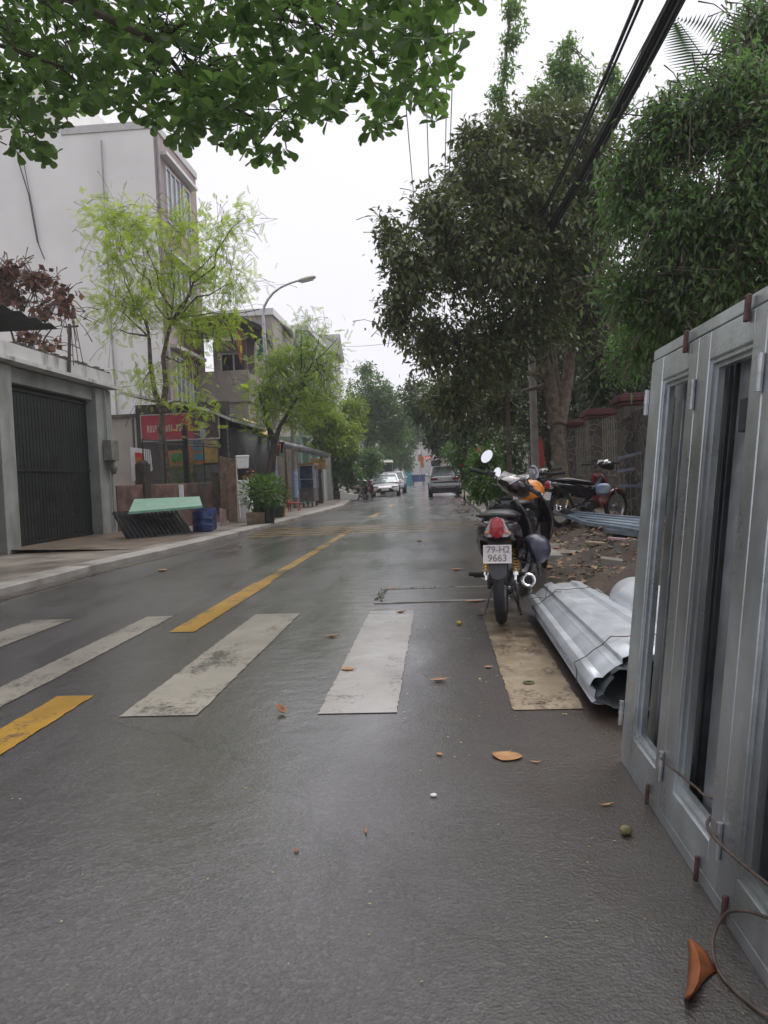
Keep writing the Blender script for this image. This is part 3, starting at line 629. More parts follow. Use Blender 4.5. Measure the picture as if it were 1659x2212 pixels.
    m = MB(); m.add([(-.075, hy-.135, hz+.062), (.075, hy-.135, hz+.062), (.105, hy-.045, hz+.132), (-.105, hy-.045, hz+.132)], [(0, 1, 2, 3)]); m.v = [tuple(T(p)) for p in m.v]; m.build('dial', mat('dial_glass', (.45, .42, .42), .12, .3, var=.1, coat=.6), hc, world=False, solid=.008)
    m = MB(); m.tube([(-.37, hy-.13, hz+.065), (-.20, hy-.06, hz+.075), (0, hy, hz+.02), (.20, hy-.06, hz+.075), (.37, hy-.13, hz+.065)], .010, 8); m.v = [tuple(T(p)) for p in m.v]; hb = m.build('handlebar', M_steel_dk, root, world=False)
    for s_ in (-1, 1):
        m = MB(); m.tube([(s_*.245, hy-.08, hz+.072), (s_*.365, hy-.128, hz+.066)], .0175, 12); m.tube([(s_*.36, hy-.126, hz+.066), (s_*.385, hy-.136, hz+.065)], .020, 12); m.v = [tuple(T(p)) for p in m.v]; m.build('grip', M_rubber, hb, world=False)
        m = MB(); m.box((s_*.215, hy-.066, hz+.078), (.06, .045, .045), (0, 0, -s_*22)); m.v = [tuple(T(p)) for p in m.v]; m.build('switch_box', M_blk, hb, world=False, bevel=.006)
        m = MB(); m.tube([(s_*.215, hy-.03, hz+.07), (s_*.30, hy-.045, hz+.066), (s_*.385, hy-.085, hz+.06)], [.008, .007, .009], 8); m.v = [tuple(T(p)) for p in m.v]; m.build('brake_lever', M_steel, hb, world=False)
    for s_, on in zip((-1, 1), mirrors):
        if not on: continue
        mxo = .325 if s_ < 0 else .21
        tl_ = Matrix.Translation((s_*mxo, hy-.055, hz+.205)) @ Euler((R(-13 if s_ < 0 else 4), R(s_*8), -steer*.9)).to_matrix().to_4x4()
        m = MB(); m.tube([(s_*.21, hy-.05, hz+.085), (s_*(mxo-.05), hy-.05, hz+.13), (s_*(mxo-.02), hy-.05, hz+.165)], .006, 8); m.v = [tuple(T(p)) for p in m.v]; mi = m.build('mirror', M_blk, root, world=False)
        prof = [(.048*math.cos(a)-.016*math.sin(a)*s_, 0, .062*math.sin(a)) for a in [2*math.pi*i/18 for i in range(18)]]
        m = MB(); m.M = tl_; m.loft([prof, [(x*.8, .032, z*.8) for x, y, z in prof]]); m.v = [tuple(T(p)) for p in m.v]; m.build('mirror_shell', M_blk, mi, world=False, bevel=.004)
        m = MB(); m.M = tl_; m.poly([(x*.93, -.004, z*.93) for x, y, z in prof][::-1]); m.v = [tuple(T(p)) for p in m.v]; m.build('mirror_glass', M_mirror, mi, world=False, sharp=0)
    if scooter:
        m = MB(); m.loft([ringsec(.3, .14, .28, .36), ringsec(.85, .15, .27, .33)]); m.build('footboard', M_blk, root, world=False)
    return root
M_dkbody = mat('dark_wine_paint', (.020, .012, .013), .25, var=.15, coat=.5)
M_redpaint = mat('red_paint', (.20, .010, .016), .25, var=.1, coat=.6)
bp_ = G(1085, 1350)
motorbike('motorbike', 'black motorbike with white plate and yellow rear springs parked on the crosswalk stripe', None, M_dkbody, M_blk_gloss, steer=R(-42), plate=('79-H2', '9663'), loc=(bp_.x, bp_.y+.02, .005), rz=R(-8), lean=R(.5))
def helmet(label, c, r, m, band, rz=0, tilt=0, hood=True):
    root = thing('helmet', c, label, 'helmet'); mb = MB(); mb.ell((0, 0, 0), (r, r*1.12, r), 24, 14, -.35, 1); h = mb.build('shell', m, root, world=False, solid=.012)
    mb = MB(); mb.lathe([(r*.945, -r*.36), (r*.97, -r*.30), (r*.945, -r*.24)], (0, 0, 0), 'Z', 24); mb.v = [(x, y*1.12, z) for x, y, z in mb.v]; mb.build('rim_trim', M_blk, root, world=False, solid=.006)
    if band:
        mb = MB(); mb.ell((0, 0, .0), (r*1.02, r*1.14, r*1.02), 24, 5, -.33, .08); mb.build('cream_band', band, root, world=False, solid=.006)
    mb = MB(); mb.ell((0, 0, -.1*r), (r*.86, r*.98, r*.84), 18, 8, -.2, .9); mb.build('lining', M_blk, root, world=False)
    mb = MB(); mb.tube([(-r*.9, 0, -r*.3), (-r*.5, .01, -r*1.15), (0, .02, -r*1.35), (r*.5, .01, -r*1.15), (r*.9, 0, -r*.3)], .007, 6); mb.build('strap', M_blk, root, world=False)
    root.rotation_euler = (0, tilt, rz); return root
M_navy = mat('navy_shell', (.022, .024, .045), .35, var=.15, coat=.2)
M_cream = mat('cream_band', (.45, .41, .30), .5, var=.1)
h_ = helmet('navy helmet with cream side hanging from the right of the nearest black motorbike', P(1156, 1186, 5.5), .104, M_navy, M_cream, R(0), R(68))
hl = MB(); hl.box((0, 0, 0), (.03, .002, .03)); 
for q in ((-.018, .018), ): pass
hb2 = hl.build('emblem', mat('emblem_yellow', (.45, .40, .22), .5), h_, world=False); hb2.location = (.03, -.090, .028); hb2.rotation_euler = (R(-15), 0, 0)
m_o = M_orange
motorbike('motorbike', 'black motorbike with an orange helmet on its mirror, parked just ahead of the nearest one', None, M_blk_gloss, M_blk_gloss, steer=R(15), mirrors=(1, 0), plate='blank', loc=(.80, 7.6, 0), rz=R(-16), lean=R(-3))
helmet('glossy orange helmet on the second black motorbike', P(1147, 1064, 7.9), .13, m_o, None, R(20), R(-20))
motorbike('motorbike', 'red and black motorbike parked sideways on the dirt beyond the steel frame', None, M_blk_gloss, M_redpaint, steer=R(6), mirrors=(0, 0), plate='blank', loc=(1.95, 12.6, .17), rz=R(-56), lean=R(3), fender=M_redpaint)
motorbike('scooter', 'dark scooter behind the concrete pole near the tree trunk', 'parked scooters by the tree', M_blk_gloss, M_blk_gloss, steer=R(25), mirrors=(0, 1), plate='blank', loc=(1.75, 15.8, .09), rz=R(-30), lean=R(3), scooter=True)
motorbike('scooter', 'dark scooter with white mirrors half hidden in the bushes beside the silver car', 'parked scooters by the tree', M_blk_gloss, M_dkbody, steer=R(-10), plate='blank', loc=(1.55, 30.5, .09), rz=R(-20), lean=R(3), scooter=True)
hb_ = MB(); hb_.loft([ringsec(-.05, .09, -.07, .06, 3), ringsec(0, .12, -.10, .09, 3), ringsec(.05, .09, -.07, .06, 3)]); o = hb_.build('bag', mat('blue_white_bag', (.03, .12, .40), .4, var=.1, col2=(.35, .38, .36), vs=6), world=False); o.location = P(1303, 1056, 12.6); tag(o, 'small blue and white bag hanging on the red motorbike front', 'bag')
# three scooters by the left kerb before the white car
for k, (x, y, rz_, lb, bd) in enumerate(((-4.35, 40.8, -20, 'black scooter with bright mirrors parked at the left kerb nearest the white blocks', M_blk_gloss), (-4.05, 41.9, -14, 'dark red scooter parked at the kerb between another scooter and the white sedan', M_redpaint))):
    motorbike('scooter', lb, 'scooters at the left kerb', bd, M_blk_gloss if k == 0 else M_redpaint, steer=R(20), plate='blank', loc=(x, y, 0), rz=R(rz_), lean=R(3), scooter=True)
# steel door frame lying on the dirt
fr = thing('scrap_gate', (2.8, 12.2, .24), 'flat grey steel door frame lying on the rubble beside the red motorbike', 'gate')
A_, B_, C_, D_ = G(1200, 1104, .41), G(1266, 1130, .34), G(1405, 1152, .34), G(1390, 1122, .42)
def bar(mb, a, b, w_, h_):
    a, b = Vector(a), Vector(b); d = (b-a).normalized(); s_ = d.cross(Vector((0, 0, 1))).normalized()*w_/2; u_ = Vector((0, 0, h_/2))
    mb.loft([[a+s_+u_, a-s_+u_, a-s_-u_, a+s_-u_], [b+s_+u_, b-s_+u_, b-s_-u_, b+s_-u_]])
M_frame = mat('primer_blue_steel', (.20, .25, .31), .4, .4, var=.2, vs=4)
mb = MB()
for a, b in ((A_, B_), (B_, C_), (C_, D_), (A_, D_)): bar(mb, a, b, .07, .05)
for t in (.25, .5, .75): bar(mb, A_.lerp(B_, t)+Vector((0, 0, .002)), D_.lerp(C_, t)+Vector((0, 0, .002)), .05, .04)
mb.build('frame', M_frame, fr)
mb = MB(); mb.loft([[A_+Vector((.05, .02, .0)), D_+Vector((-.05, 0, 0))], [B_+Vector((.05, -.0, .0)), C_+Vector((-.05, 0, 0))]], closed=False); mb.build('panel', mat('primer_panel', (.17, .215, .27), .5, .3, var=.2), fr, solid=.02)
mb = MB(); bar(mb, G(1310, 1146, .30), G(1400, 1158, .30), .06, .05); tag(mb.build('steel_bar', M_frame), 'short square steel bar under the flat frame on the rubble', 'steel bar')
# ================================================================== LEFT SIDE: garage
def wbox(name, a, b, m, parent, bevel=0): mb = MB(); mb.bb(a, b); return mb.build(name, m, parent, bevel=bevel)
M_garwall = mat('garage_wall', (.24, .255, .24), .8, var=.12, vs=1.2, bump=.15, bs=30, stain=((.10, .10, .09), 1.2, .52, .35))
M_fascia = mat('weathered_fascia', (.50, .50, .49), .8, var=.08, vs=1, bump=.15, bs=30, stain=((.12, .105, .09), 3.0, .55, .3))
M_gate = mat('dark_gate', (.012, .0145, .015), .5, .3, var=.2, vs=3, rv=.1)
gr = thing('garage', (-9, 15, .08), 'low grey garage building with a wide dark metal gate and stained white fascia', 'garage')
mb = MB(); mb.bb((-12, 12.0, .0), (-7.68, 17.0, 3.14)); mb.build('wall', M_garwall, gr)
wbox('pillar', (-7.67, 16.25, .0), (-7.32, 17.02, 3.33), M_garwall, gr, .01); wbox('pillar', (-7.67, 12.5, 0), (-7.32, 12.95, 3.33), M_garwall, gr, .01)
wbox('lintel', (-7.66, 12.96, 3.06), (-7.40, 16.24, 3.335), M_garwall, gr)
mb = MB(); mb.loft([[(-7.9, y, 3.34), (-7.16, y, 3.37), (-7.16, y, 3.44), (-7.30, y, 3.46), (-7.30, y, 3.72), (-7.9, y, 3.72)] for y in (10.5, 17.12)]); mb.build('fascia', M_fascia, gr, sharp=20)
mb = MB(); rg = random.Random(5); y = 13.2
while y < 17.05:
    d = rg.uniform(.06, .16); mb.bb((-7.52, y, 3.721), (-7.31, y+d, 3.74+rg.uniform(.0, .06))); y += d+rg.uniform(.0, .05)
mb.build('coping', M_conc_dk, gr)
gt = wbox('gate', (-7.60, 12.96, .13), (-7.55, 16.24, 3.05), M_gate, gr)
mb = MB(); y = 13.0
while y < 16.2: mb.bb((-7.549, y, .15), (-7.545, y+.07, 3.03)); y += .12
mb.build('ribs', M_gate, gt)
mb = MB()
for z in (.16, 1.5, 2.95): mb.bb((-7.539, 12.97, z), (-7.515, 16.2, z+.05))
mb.build('rail', M_gate, gt)
mb = MB(); mb.bb((-7.31, 16.45, 1.75), (-7.12, 16.85, 2.2)); mb.ell((-7.2, 16.7, 1.6), (.08, .10, .16), 10, 8); mb.build('meter_box', mat('meter_box', (.16, .16, .14), .6, var=.2), gr, bevel=.01)
# neighbour shed roof with dark eave at top left
er = thing('tin_roof_house', (-8.5, 9, .08), 'near house at the left edge with a dark tin eave above the garage', 'house')
M_tin = mat('dark_tin', (.045, .055, .055), .5, .4, var=.25, vs=2, rv=.1)
mb = MB(); secs = []
for i in range(61):
    y = 5+6.0*i/60; dz = .022*math.sin(i*math.pi/2*1.0); secs.append([(-5.42, y, 3.48+dz), (-9.5, y, 3.52+dz)])
mb.loft(secs, closed=False); mb.build('roof', M_tin, er, solid=.01)
wbox('beam', (-6.35, 5, 3.52), (-6.25, 10.6, 3.66), M_blk, er); wbox('wall', (-12, 3, 0), (-7.3, 10.4, 3.4), M_garwall, er)
mb = MB(); mb.bb((-7.30, 10.0, 3.45), (-6.9, 10.55, 4.05)); mb.build('roof_gable', M_tin, er)
mb = MB(); mb.tube([(-6.9, 10.6, 2.6), (-6.9, 10.6, 3.7)], .05, 8); mb.build('bracket', M_blk, er)
# utility bracket post on the garage parapet
ab = thing('roof_post', (-7.5, 15.2, 3.72), 'thin weathered post with crossbar standing on the garage parapet', 'post')
mb = MB(); q = P(148, 779, 15.0); t_ = P(150, 700, 15.0); mb.tube([q-Vector((0, 0, .25)), t_], .035, 8); mb.tube([t_+Vector((-.12, 0, -.05)), t_+Vector((.18, 0, -.05))], .022, 6)
for i in range(3): mb.tube([t_+Vector((.03+.05*i, 0, -.05)), q+Vector((.1+.1*i, 0, -.1))], .009, 5)
mb.build('post', M_conc_dk, ab)
# ------------------------------------------------------------------ tall pale apartment block
def window(par, x, y0, y1, z0, z1, fm, gm, bars=1, faces='x', depth=.06, panes=2):
    """window on a wall x=const facing +x, or (faces='y') on a wall y=const facing -y with y0,y1 = x range"""
    f = MB(); gl = MB(); t = .06
    def B(m_, a0, a1, c0, c1, d0, d1):
        if faces == 'x': m_.bb((x+d0, a0, c0), (x+d1, a1, c1))
        else: m_.bb((a0, x-d1, c0), (a1, x-d0, c1))
    B(f, y0, y0+t, z0, z1, -.02, depth); B(f, y1-t, y1, z0, z1, -.02, depth); B(f, y0+t, y1-t, z0, z0+t, -.02, depth-.003); B(f, y0+t, y1-t, z1-t, z1, -.02, depth-.003)
    for i in range(1, panes): c = y0+(y1-y0)*i/panes; B(f, c-t*.5, c+t*.5, z0+t, z1-t, -.02, depth-.006)
    fo = f.build('window', fm, par); B(gl, y0+t, y1-t, z0+t, z1-t, -.02, .012); gl.build('pane', gm, fo)
    if bars > 1:
        g2 = MB()
        n = int((y1-y0)/.16)
        for i in range(1, n): c = y0+(y1-y0)*i/n; B(g2, c-.015, c+.015, z0, z1, depth+.01, depth+.03)
        g2.build('grille', mat('brown_grille', (.13, .06, .05), .5), fo)
    return fo
M_pink = mat('pink_plaster', (.30, .235, .225), .8, var=.08, vs=.8, stain=((.2, .15, .14), .6, .58, .3))
M_wframe = mat('white_frame', (.6, .6, .6), .5, var=.05)
M_wglass = mat('window_glass', (.16, .19, .21), .08, var=.2, vs=1, spec=.8)
ap = thing('apartment_block', (-14, 28, 0), 'very tall blank grey apartment wall with a narrow pinkish window front', 'building')
wbox('wall', (-24, 25.6, 0), (-9.05, 30.0, 13.1), M_plast, ap); wbox('upper_wall', (-24, 25.62, 13.1), (-12.2, 30.0, 15.2), M_plast, ap)
wbox('parapet', (-12.2, 25.55, 13.1), (-8.95, 30.05, 13.35), mat('parapet_white', (.5, .5, .49), .8, var=.05), ap)
wbox('street_front', (-9.05, 25.60, 0), (-9.0, 30.0, 13.1), M_pink, ap)
for z in (3.8, 7.0, 10.3):
    window(ap, -9.0, 26.4, 27.9, z, z+1.9, M_wframe, M_wglass, panes=3); window(ap, -9.0, 28.2, 29.0, z, z+1.9, M_wframe, M_wglass, panes=1)
    wbox('ledge', (-9.0, 26.0, z+2.1), (-8.75, 29.4, z+2.22), M_wframe, ap)
mb = MB(); mb.tube([P(40, 350, 25.5), P(62, 420, 25.5), P(80, 520, 25.5), P(96, 560, 25.5)], .018, 5); mb.tube([P(50, 345, 25.5), P(70, 450, 25.5), P(84, 530, 25.5)], .012, 5); tag(mb.build('wall_cable', M_blk), 'thin black cable hanging down the blank grey apartment wall', 'cable')
# ------------------------------------------------------------------ house with balcony and canopy
M_beige = mat('beige_plaster', (.30, .265, .235), .85, var=.1, vs=.8, stain=((.16, .135, .115), .9, .55, .3))
bh = thing('balcony_house', (-8.2, 31, 0), 'beige house with an upper balcony under a slanted metal canopy', 'house')
wbox('wall', (-9.0, 31.2, 0), (-7.3, 34, 7.0), M_beige, bh); wbox('lower_wall', (-8.98, 29.0, 0), (-7.1, 31.19, 4.25), M_beige, bh)
wbox('balcony', (-8.99, 28.9, 4.251), (-7.02, 29.05, 5.45), M_beige, bh); wbox('balcony', (-7.15, 29.051, 4.251), (-7.0, 34, 5.35), M_beige, bh)
mb = MB()
for x in (-8.9, -7.12): mb.bb((x-.05, 28.95, 5.452), (x+.05, 29.05, 7.1))
mb.bb((-8.9, 28.96, 7.0), (-7.1, 29.04, 7.12)); mb.build('post', mat('brown_post', (.10, .06, .05), .6, var=.2), bh)
mb = MB(); ca, cb = P(372, 688, 28.3), P(500, 680, 28.3); mb.loft([[P(395, 690, 28.3), P(505, 677, 28.3), P(560, 700, 28.3), P(572, 712, 28.3)], [P(380, 735, 31.5), P(500, 728, 31.5), P(575, 742, 31.5), P(588, 752, 31.5)]], closed=False); cn = mb.build('canopy', mat('canopy_tin', (.12, .14, .15), .5, .4, var=.25), bh, solid=.05)
mb = MB()
for i in range(6): u = 405+i*27; mb.tube([P(u, 694+(4*max(0, i-3)), 28.35), P(u+18, 738+3*max(0, i-3), 31.4)], .05, 4)
mb.build('beam', mat('brown_beam', (.06, .045, .04), .6), cn)
window(bh, 31.2, -8.7, -7.6, 5.5, 6.5, M_wframe, M_glass, faces='y', panes=2)
for k in range(7):
    mb = MB(); x = -9.0+.0; y = 27.2+k*.26; mb.bb((-8.995, y, 5.0), (-8.93, y+.12, 6.8)); mb.build('shutter_bar', mat('brown_bar', (.13, .07, .06), .6, var=.2), bh)
mb = MB(); mb.tube([P(516, 700, 28.9), P(520, 770, 28.9)], .05, 8); mb.ell(P(518, 742, 28.8), (.09, .05, .75), 10, 8); o = mb.build('furled_flag', mat('orange_cloth', (.38, .12, .05), .8, var=.2)); tag(o, 'furled orange flag hanging from the balcony canopy', 'flag')
mb = MB(); mb.ell(P(567, 755, 29.2), (.14, .12, .34), 10, 8); mb.ell(P(560, 768, 29.2), (.1, .1, .24), 10, 8); o = mb.build('laundry', mat('teal_cloth', (.03, .12, .14), .8, var=.3)); tag(o, 'dark teal clothes hanging on the beige balcony', 'laundry')
# houses further down the left side
def house(name, label, x0, x1, y0, y1, h, m, roof='flat', wins=(), wm=M_wframe, rm=None):
    r_ = thing(name, ((x0+x1)/2, (y0+y1)/2, 0), label, 'house'); wbox('wall', (x0, y0, 0), (x1, y1, h), m, r_)
    if roof == 'flat': wbox('parapet', (x0-.1, y0-.1, h+.001), (x1+.1, y1+.1, h+.3), rm or M_wframe, r_)
    else:
        mb = MB(); ym = (y0+y1)/2; mb.loft([[(x, y0-.4, h), (x, ym, h+(y1-y0)*.42), (x, y1+.4, h)] for x in (x0-.3, x1+.3)]); mb.build('roof', rm or M_tin, r_)
    for face, a0, a1, z0, z1 in wins:
        if face == 'y': window(r_, y0, a0, a1, z0, z1, wm, M_glass, faces='y')
        else: window(r_, x1, a0, a1, z0, z1, wm, M_glass)
    return r_
M_cream_w = mat('cream_plaster', (.42, .39, .33), .85, var=.08, vs=.8, stain=((.25, .22, .18), .8, .58, .3))
M_whitew = mat('white_plaster', (.48, .48, .47), .85, var=.06, vs=.8, stain=((.3, .29, .27), .8, .6, .3))
M_greyw = mat('grey_plaster', (.22, .22, .225), .85, var=.1, vs=.8)
M_pinkw = mat('pink_wall', (.38, .25, .27), .85, var=.08)
h3 = house('house', 'white upper-storey house with a slanted terrace cover behind the street lamp', -10.2, -7.4, 35.5, 41, 8.9, M_beige, wins=(('x', 36.5, 38.2, 5.6, 7.2), ('x', 39, 40.4, 5.6, 7.2)))
mb = MB(); mb.loft([[P(592, 697, 38), P(608, 697, 38), P(632, 716, 38)], [P(592, 722, 43), P(612, 722, 43), P(636, 736, 43)]], closed=False); mb.build('terrace_cover', M_whitew, h3, solid=.1)
house('house', 'wide pale green-grey house block behind the feathery tree', -10.5, -7.0, 43, 50, 9.6, mat('pale_green_wall', (.30, .34, .30), .85, var=.08), wins=(('x', 44, 46, 6.2, 7.9), ('x', 47, 49, 6.2, 7.9), ('y', -9.6, -8.2, 6.2, 7.8)))
house('house', 'narrow pale house with a steep grey gable at the far left', -9.2, -6.9, 53, 57, 9.9, M_whitew, 'gable', wins=(('y', -8.6, -7.6, 7.2, 8.6),), rm=M_greyw)
house('house', 'cream house wall with yellow sign seen between tree branches', -9.5, -6.6, 44.2, 44.9, 5.6, M_cream_w)
house('house', 'low row house far down the left side of the street', -12, -7.2, 60, 72, 6.0, M_cream_w, wins=(('x', 61, 63, 3.2, 4.8), ('x', 66, 68, 3.2, 4.8)))
house('house', 'grey shop house far down the left side by the parked van', -12, -7.4, 74, 92, 7.2, M_greyw, wins=(('x', 76, 78, 3.4, 5), ('x', 82, 84, 3.4, 5)))
# ------------------------------------------------------------------ boundary wall, shed front, side shops
bw = thing('boundary_wall', (-10, 24.4, 0), 'cream plastered wall with a brown rust stain between garage and shed', 'wall')
M_creamst = mat('stained_cream', (.38, .345, .30), .85, var=.08, vs=.8, stain=((.17, .13, .09), 1.1, .6, .6))
wbox('wall', (-14, 23.6, 0), (-9.0, 23.9, 3.35), M_creamst, bw); wbox('coping', (-14, 23.5, 3.351), (-8.97, 24.0, 3.45), M_conc_dk, bw)
M_corr = mat('dark_corrugated', (.035, .037, .036), .6, .3, var=.3, vs=2, stain=((.07, .05, .035), 2, .58, .2))
sh = thing('shed', (-7.5, 25, 0), 'dark shed with tin roof, red banner wall and corrugated side', 'shed')
wbox('front_wall', (-8.95, 22.52, 0), (-6.1, 22.6, 3.6), mat('shed_dark_wall', (.07, .062, .055), .8, var=.25, vs=2), sh)
mb = MB(); secs = []
for i in range(121): secs.append([(-6.1+.025*math.sin(i*math.pi/2), 22.5+6.2*i/120, .0), (-6.1+.025*math.sin(i*math.pi/2), 22.5+6.2*i/120, 3.15)])
mb.loft(secs, closed=False); mb.build('corrugated_wall', M_corr, sh, solid=.01)
mb = MB(); rl = [(-9.2, 3.92), (-7.8, 3.62), (-6.6, 3.30), (-5.95, 3.0)]
mb.loft([[(x, y, z) for x, z in rl] for y in (22.1, 29.2)], closed=False); rf = mb.build('roof', mat('shed_roof', (.11, .10, .09), .6, .3, var=.3, vs=3), sh, solid=.03)
mb = MB(); mb.loft([[(x, 22.06, z+.05), (x, 22.06, z-.03), (x, 22.09, z-.03), (x, 22.09, z+.05)] for x, z in rl]); mb.loft([[(-5.93, y, 3.04), (-5.93, y, 2.95), (-5.90, y, 2.95), (-5.90, y, 3.04)] for y in (22.1, 29.2)]); mb.build('fascia', mat('pale_metal_edge', (.42, .42, .41), .5, .3, var=.1), rf)
mb = MB()
for x in (-9.0, -6.45, -6.14): mb.tube([(x, 22.4, 0), (x, 22.4, 3.3)], .035, 8)
mb.build('post', M_steel_dk, sh)
# banner
bn = thing('banner', (-7.6, 22.3, 2.5), 'red shop banner with pale lettering and a dark picture panel at its right', 'banner')
z0_, z1_ = 2.52, 3.26; mb = MB(); mb.bb((-8.72, 22.36, z0_), (-7.17, 22.39, z1_)); mb.build('red_panel', mat('banner_red', (.33, .028, .045), .55, var=.1, vs=3), bn)
mb = MB(); mb.bb((-7.168, 22.36, z0_), (-6.40, 22.39, z1_)); mb.build('picture_panel', mat('banner_picture', (.035, .02, .03), .5, var=.4, vs=6, col2=(.10, .05, .07)), bn)
mb = MB()
for a, b in (((-8.75, 22.34, z0_-.04), (-6.37, 22.37, z0_-.001)), ((-8.75, 22.34, z1_+.001), (-6.37, 22.37, z1_+.03)), ((-6.398, 22.34, z0_), (-6.36, 22.37, z1_)), ((-8.75, 22.34, z0_), (-8.722, 22.37, z1_))): mb.bb(a, b)
mb.build('frame', mat('banner_frame', (.38, .36, .33), .6, var=.1), bn)
mb = MB(); rg = random.Random(3); x = -8.55
for wd in (5, 4, 4):
    for i in range(wd):
        lw = .055; zz = z0_+.24; hh = .20
        mb.bb((x, 22.35, zz), (x+.016, 22.359, zz+hh)); mb.bb((x+.036, 22.35, zz), (x+.052, 22.359, zz+hh)) if rg.random() < .7 else None
        mb.bb((x+.0165, 22.351, zz+rg.choice((0, .09, .18))), (x+.0355, 22.359, zz+rg.choice((.115, .2)))); x += .082
    x += .07
mb.build('pale_strokes', mat('banner_strokes', (.50, .40, .36), .6, var=.2), bn)
mb = MB(); mb.ell((-6.88, 22.355, z0_+.36), (.07, .01, .08), 12, 6); mb.box((-6.88, 22.35, z0_+.14), (.17, .012, .26)); mb.build('pale_shape', mat('pale_shirt', (.25, .26, .34), .6, var=.2), bn)
# painted boards below the banner
pb = thing('painted_boards', (-7.3, 22.4, .9), 'orange and yellow painted boards with green and blue patches under the banner', 'board')
mb = MB()
def pbd(nm, x0, x1, z0, z1, m, d=0): b = MB(); b.bb((x0, 22.40-d, z0), (x1, 22.43-d*.5, z1)); return b.build(nm, m, pb)
M_or = mat('faded_orange', (.30, .115, .045), .7, var=.15, vs=5); M_ye = mat('faded_yellow', (.30, .19, .05), .7, var=.2, vs=5)
pbd('orange_board', -8.2, -7.45, 1.72, 2.2, M_or); pbd('orange_board', -7.45, -6.95, 1.75, 2.45, M_or); pbd('yellow_board', -6.949, -6.45, 1.78, 2.47, M_ye); pbd('cream_board', -7.448, -6.451, 2.30, 2.475, mat('faded_cream', (.28, .24, .16), .7, var=.2), .004)
pbd('green_patch', -7.9, -7.55, 1.85, 2.12, mat('faded_green', (.07, .17, .065), .7, var=.15), .012); pbd('blue_patch', -7.2, -6.95, 2.14, 2.46, mat('faded_blue', (.045, .15, .20), .7, var=.15), .014); pbd('blue_patch', -7.2, -6.88, 1.88, 2.08, mat('faded_blue', (.045, .15, .20), .7), .014)
b = MB(); b.ell((-6.62, 22.385, 2.32), (.11, .012, .11), 18, 6); b.build('yellow_disc', mat('disc_yellow', (.42, .27, .04), .6), pb)
pbd('grey_board', -8.2, -7.47, .95, 1.70, mat('grey_board', (.095, .095, .09), .8, var=.1)); pbd('grey_board', -7.2, -6.44, .95, 1.73, mat('grey_board', (.095, .095, .09), .8)); pbd('pink_board', -7.465, -7.24, 1.15, 1.75, mat('faded_pink', (.30, .15, .13), .7, var=.1), .003)
# street-front low wall with spiked fence
def along(a, b, t, z=0): return Vector((a[0]+(b[0]-a[0])*t, a[1]+(b[1]-a[1])*t, z))
WA, WB_ = (-7.38, 17.05), (-6.12, 21.6)
fw = thing('low_wall', (-6.8, 19.3, .08), 'grimy reddish low wall with black spiked iron fence beside the garage', 'wall')
mb = MB(); d_ = Vector((WB_[0]-WA[0], WB_[1]-WA[1], 0)); ang = math.degrees(math.atan2(d_.y, d_.x)); L_ = d_.length
mb.box(along(WA, WB_, .5, .62), (L_, .16, 1.15), (0, 0, ang)); mb.build('wall', M_brick, fw, bevel=.02)
mb = MB(); mb.box(along(WA, WB_, .23, .95), (.26, .26, 1.5), (0, 0, ang)); mb.ell(along(WA, WB_, .23, 1.70), (.14, .14, .10), 12, 6); mb.build('pillar', mat('dark_pillar', (.045, .035, .03), .85, var=.3, bump=.4), fw, bevel=.02)
fe = thing('iron_fence', (-6.8, 19.3, 1.2), 'black iron fence with short spikes on top of the grimy low wall', 'fence')
mb = MB()
for z in (2.28, 2.20): mb.tube([along(WA, WB_, .24, z), along(WA, WB_, .98, z-.03)], .012, 6)
mb.tube([along(WA, WB_, .24, 1.3), along(WA, WB_, .98, 1.3)], .012, 6); mb.build('rail', M_blk, fe)
mb = MB()
for i in range(60):
    t = .245+.735*i/59; mb.tube([along(WA, WB_, t, 2.18), along(WA, WB_, t, 2.42)], [.009, .002], 5)
mb.build('spikes', M_steel_dk, fe)
for t in (.24, .42, .80, .97): mb = MB(); mb.tube([along(WA, WB_, t, 1.19), along(WA, WB_, t, 2.30)], .018, 6); mb.build('post', M_blk, fe)
mb = MB()
for i in range(10): t = .26+.15*i/9; mb.tube([along(WA, WB_, t, 1.19), along(WA, WB_, t, 2.25)], .006, 5)
mb.build('bars', M_blk, fe)
mb = MB(); q = along(WA, WB_, .62, 0); mb.loft([[(q.x+dx, q.y+dy, z) for dx, dy in ((-.06, -.06), (.06, -.06), (.06, .06), (-.06, .06))] for z in (.1, 2.6)]); mb.box((q.x, q.y, 2.68), (.08, .08, .16)); tag(mb.build('gate_post', M_blk), 'square black gate post standing in the middle of the low wall', 'post')
sb = thing('notice_board', tuple(P(302, 1000, 18.6)), 'white board with a small red and orange notice hung on the fence', 'notice')
mb = MB(); mb.poly([P(281, 966, 18.6), P(324, 971, 18.6), P(330, 1015, 18.6), P(300, 1036, 18.6), P(285, 1040, 18.6)], .02, (0, 1, 0)); mb.build('board', M_white, sb)
mb = MB(); mb.poly([P(291, 977, 18.57), P(307, 979, 18.57), P(309, 1006, 18.57), P(293, 1003, 18.57)], .01, (0, 1, 0)); no = mb.build('notice', mat('notice_red', (.50, .05, .05), .6, var=.1), sb)
mb = MB(); mb.poly([P(293, 987, 18.55), P(306, 988, 18.55), P(306.5, 999, 18.55), P(294, 998, 18.55)], .01, (0, 1, 0)); mb.build('orange_field', mat('notice_orange', (.55, .16, .02), .6), no)
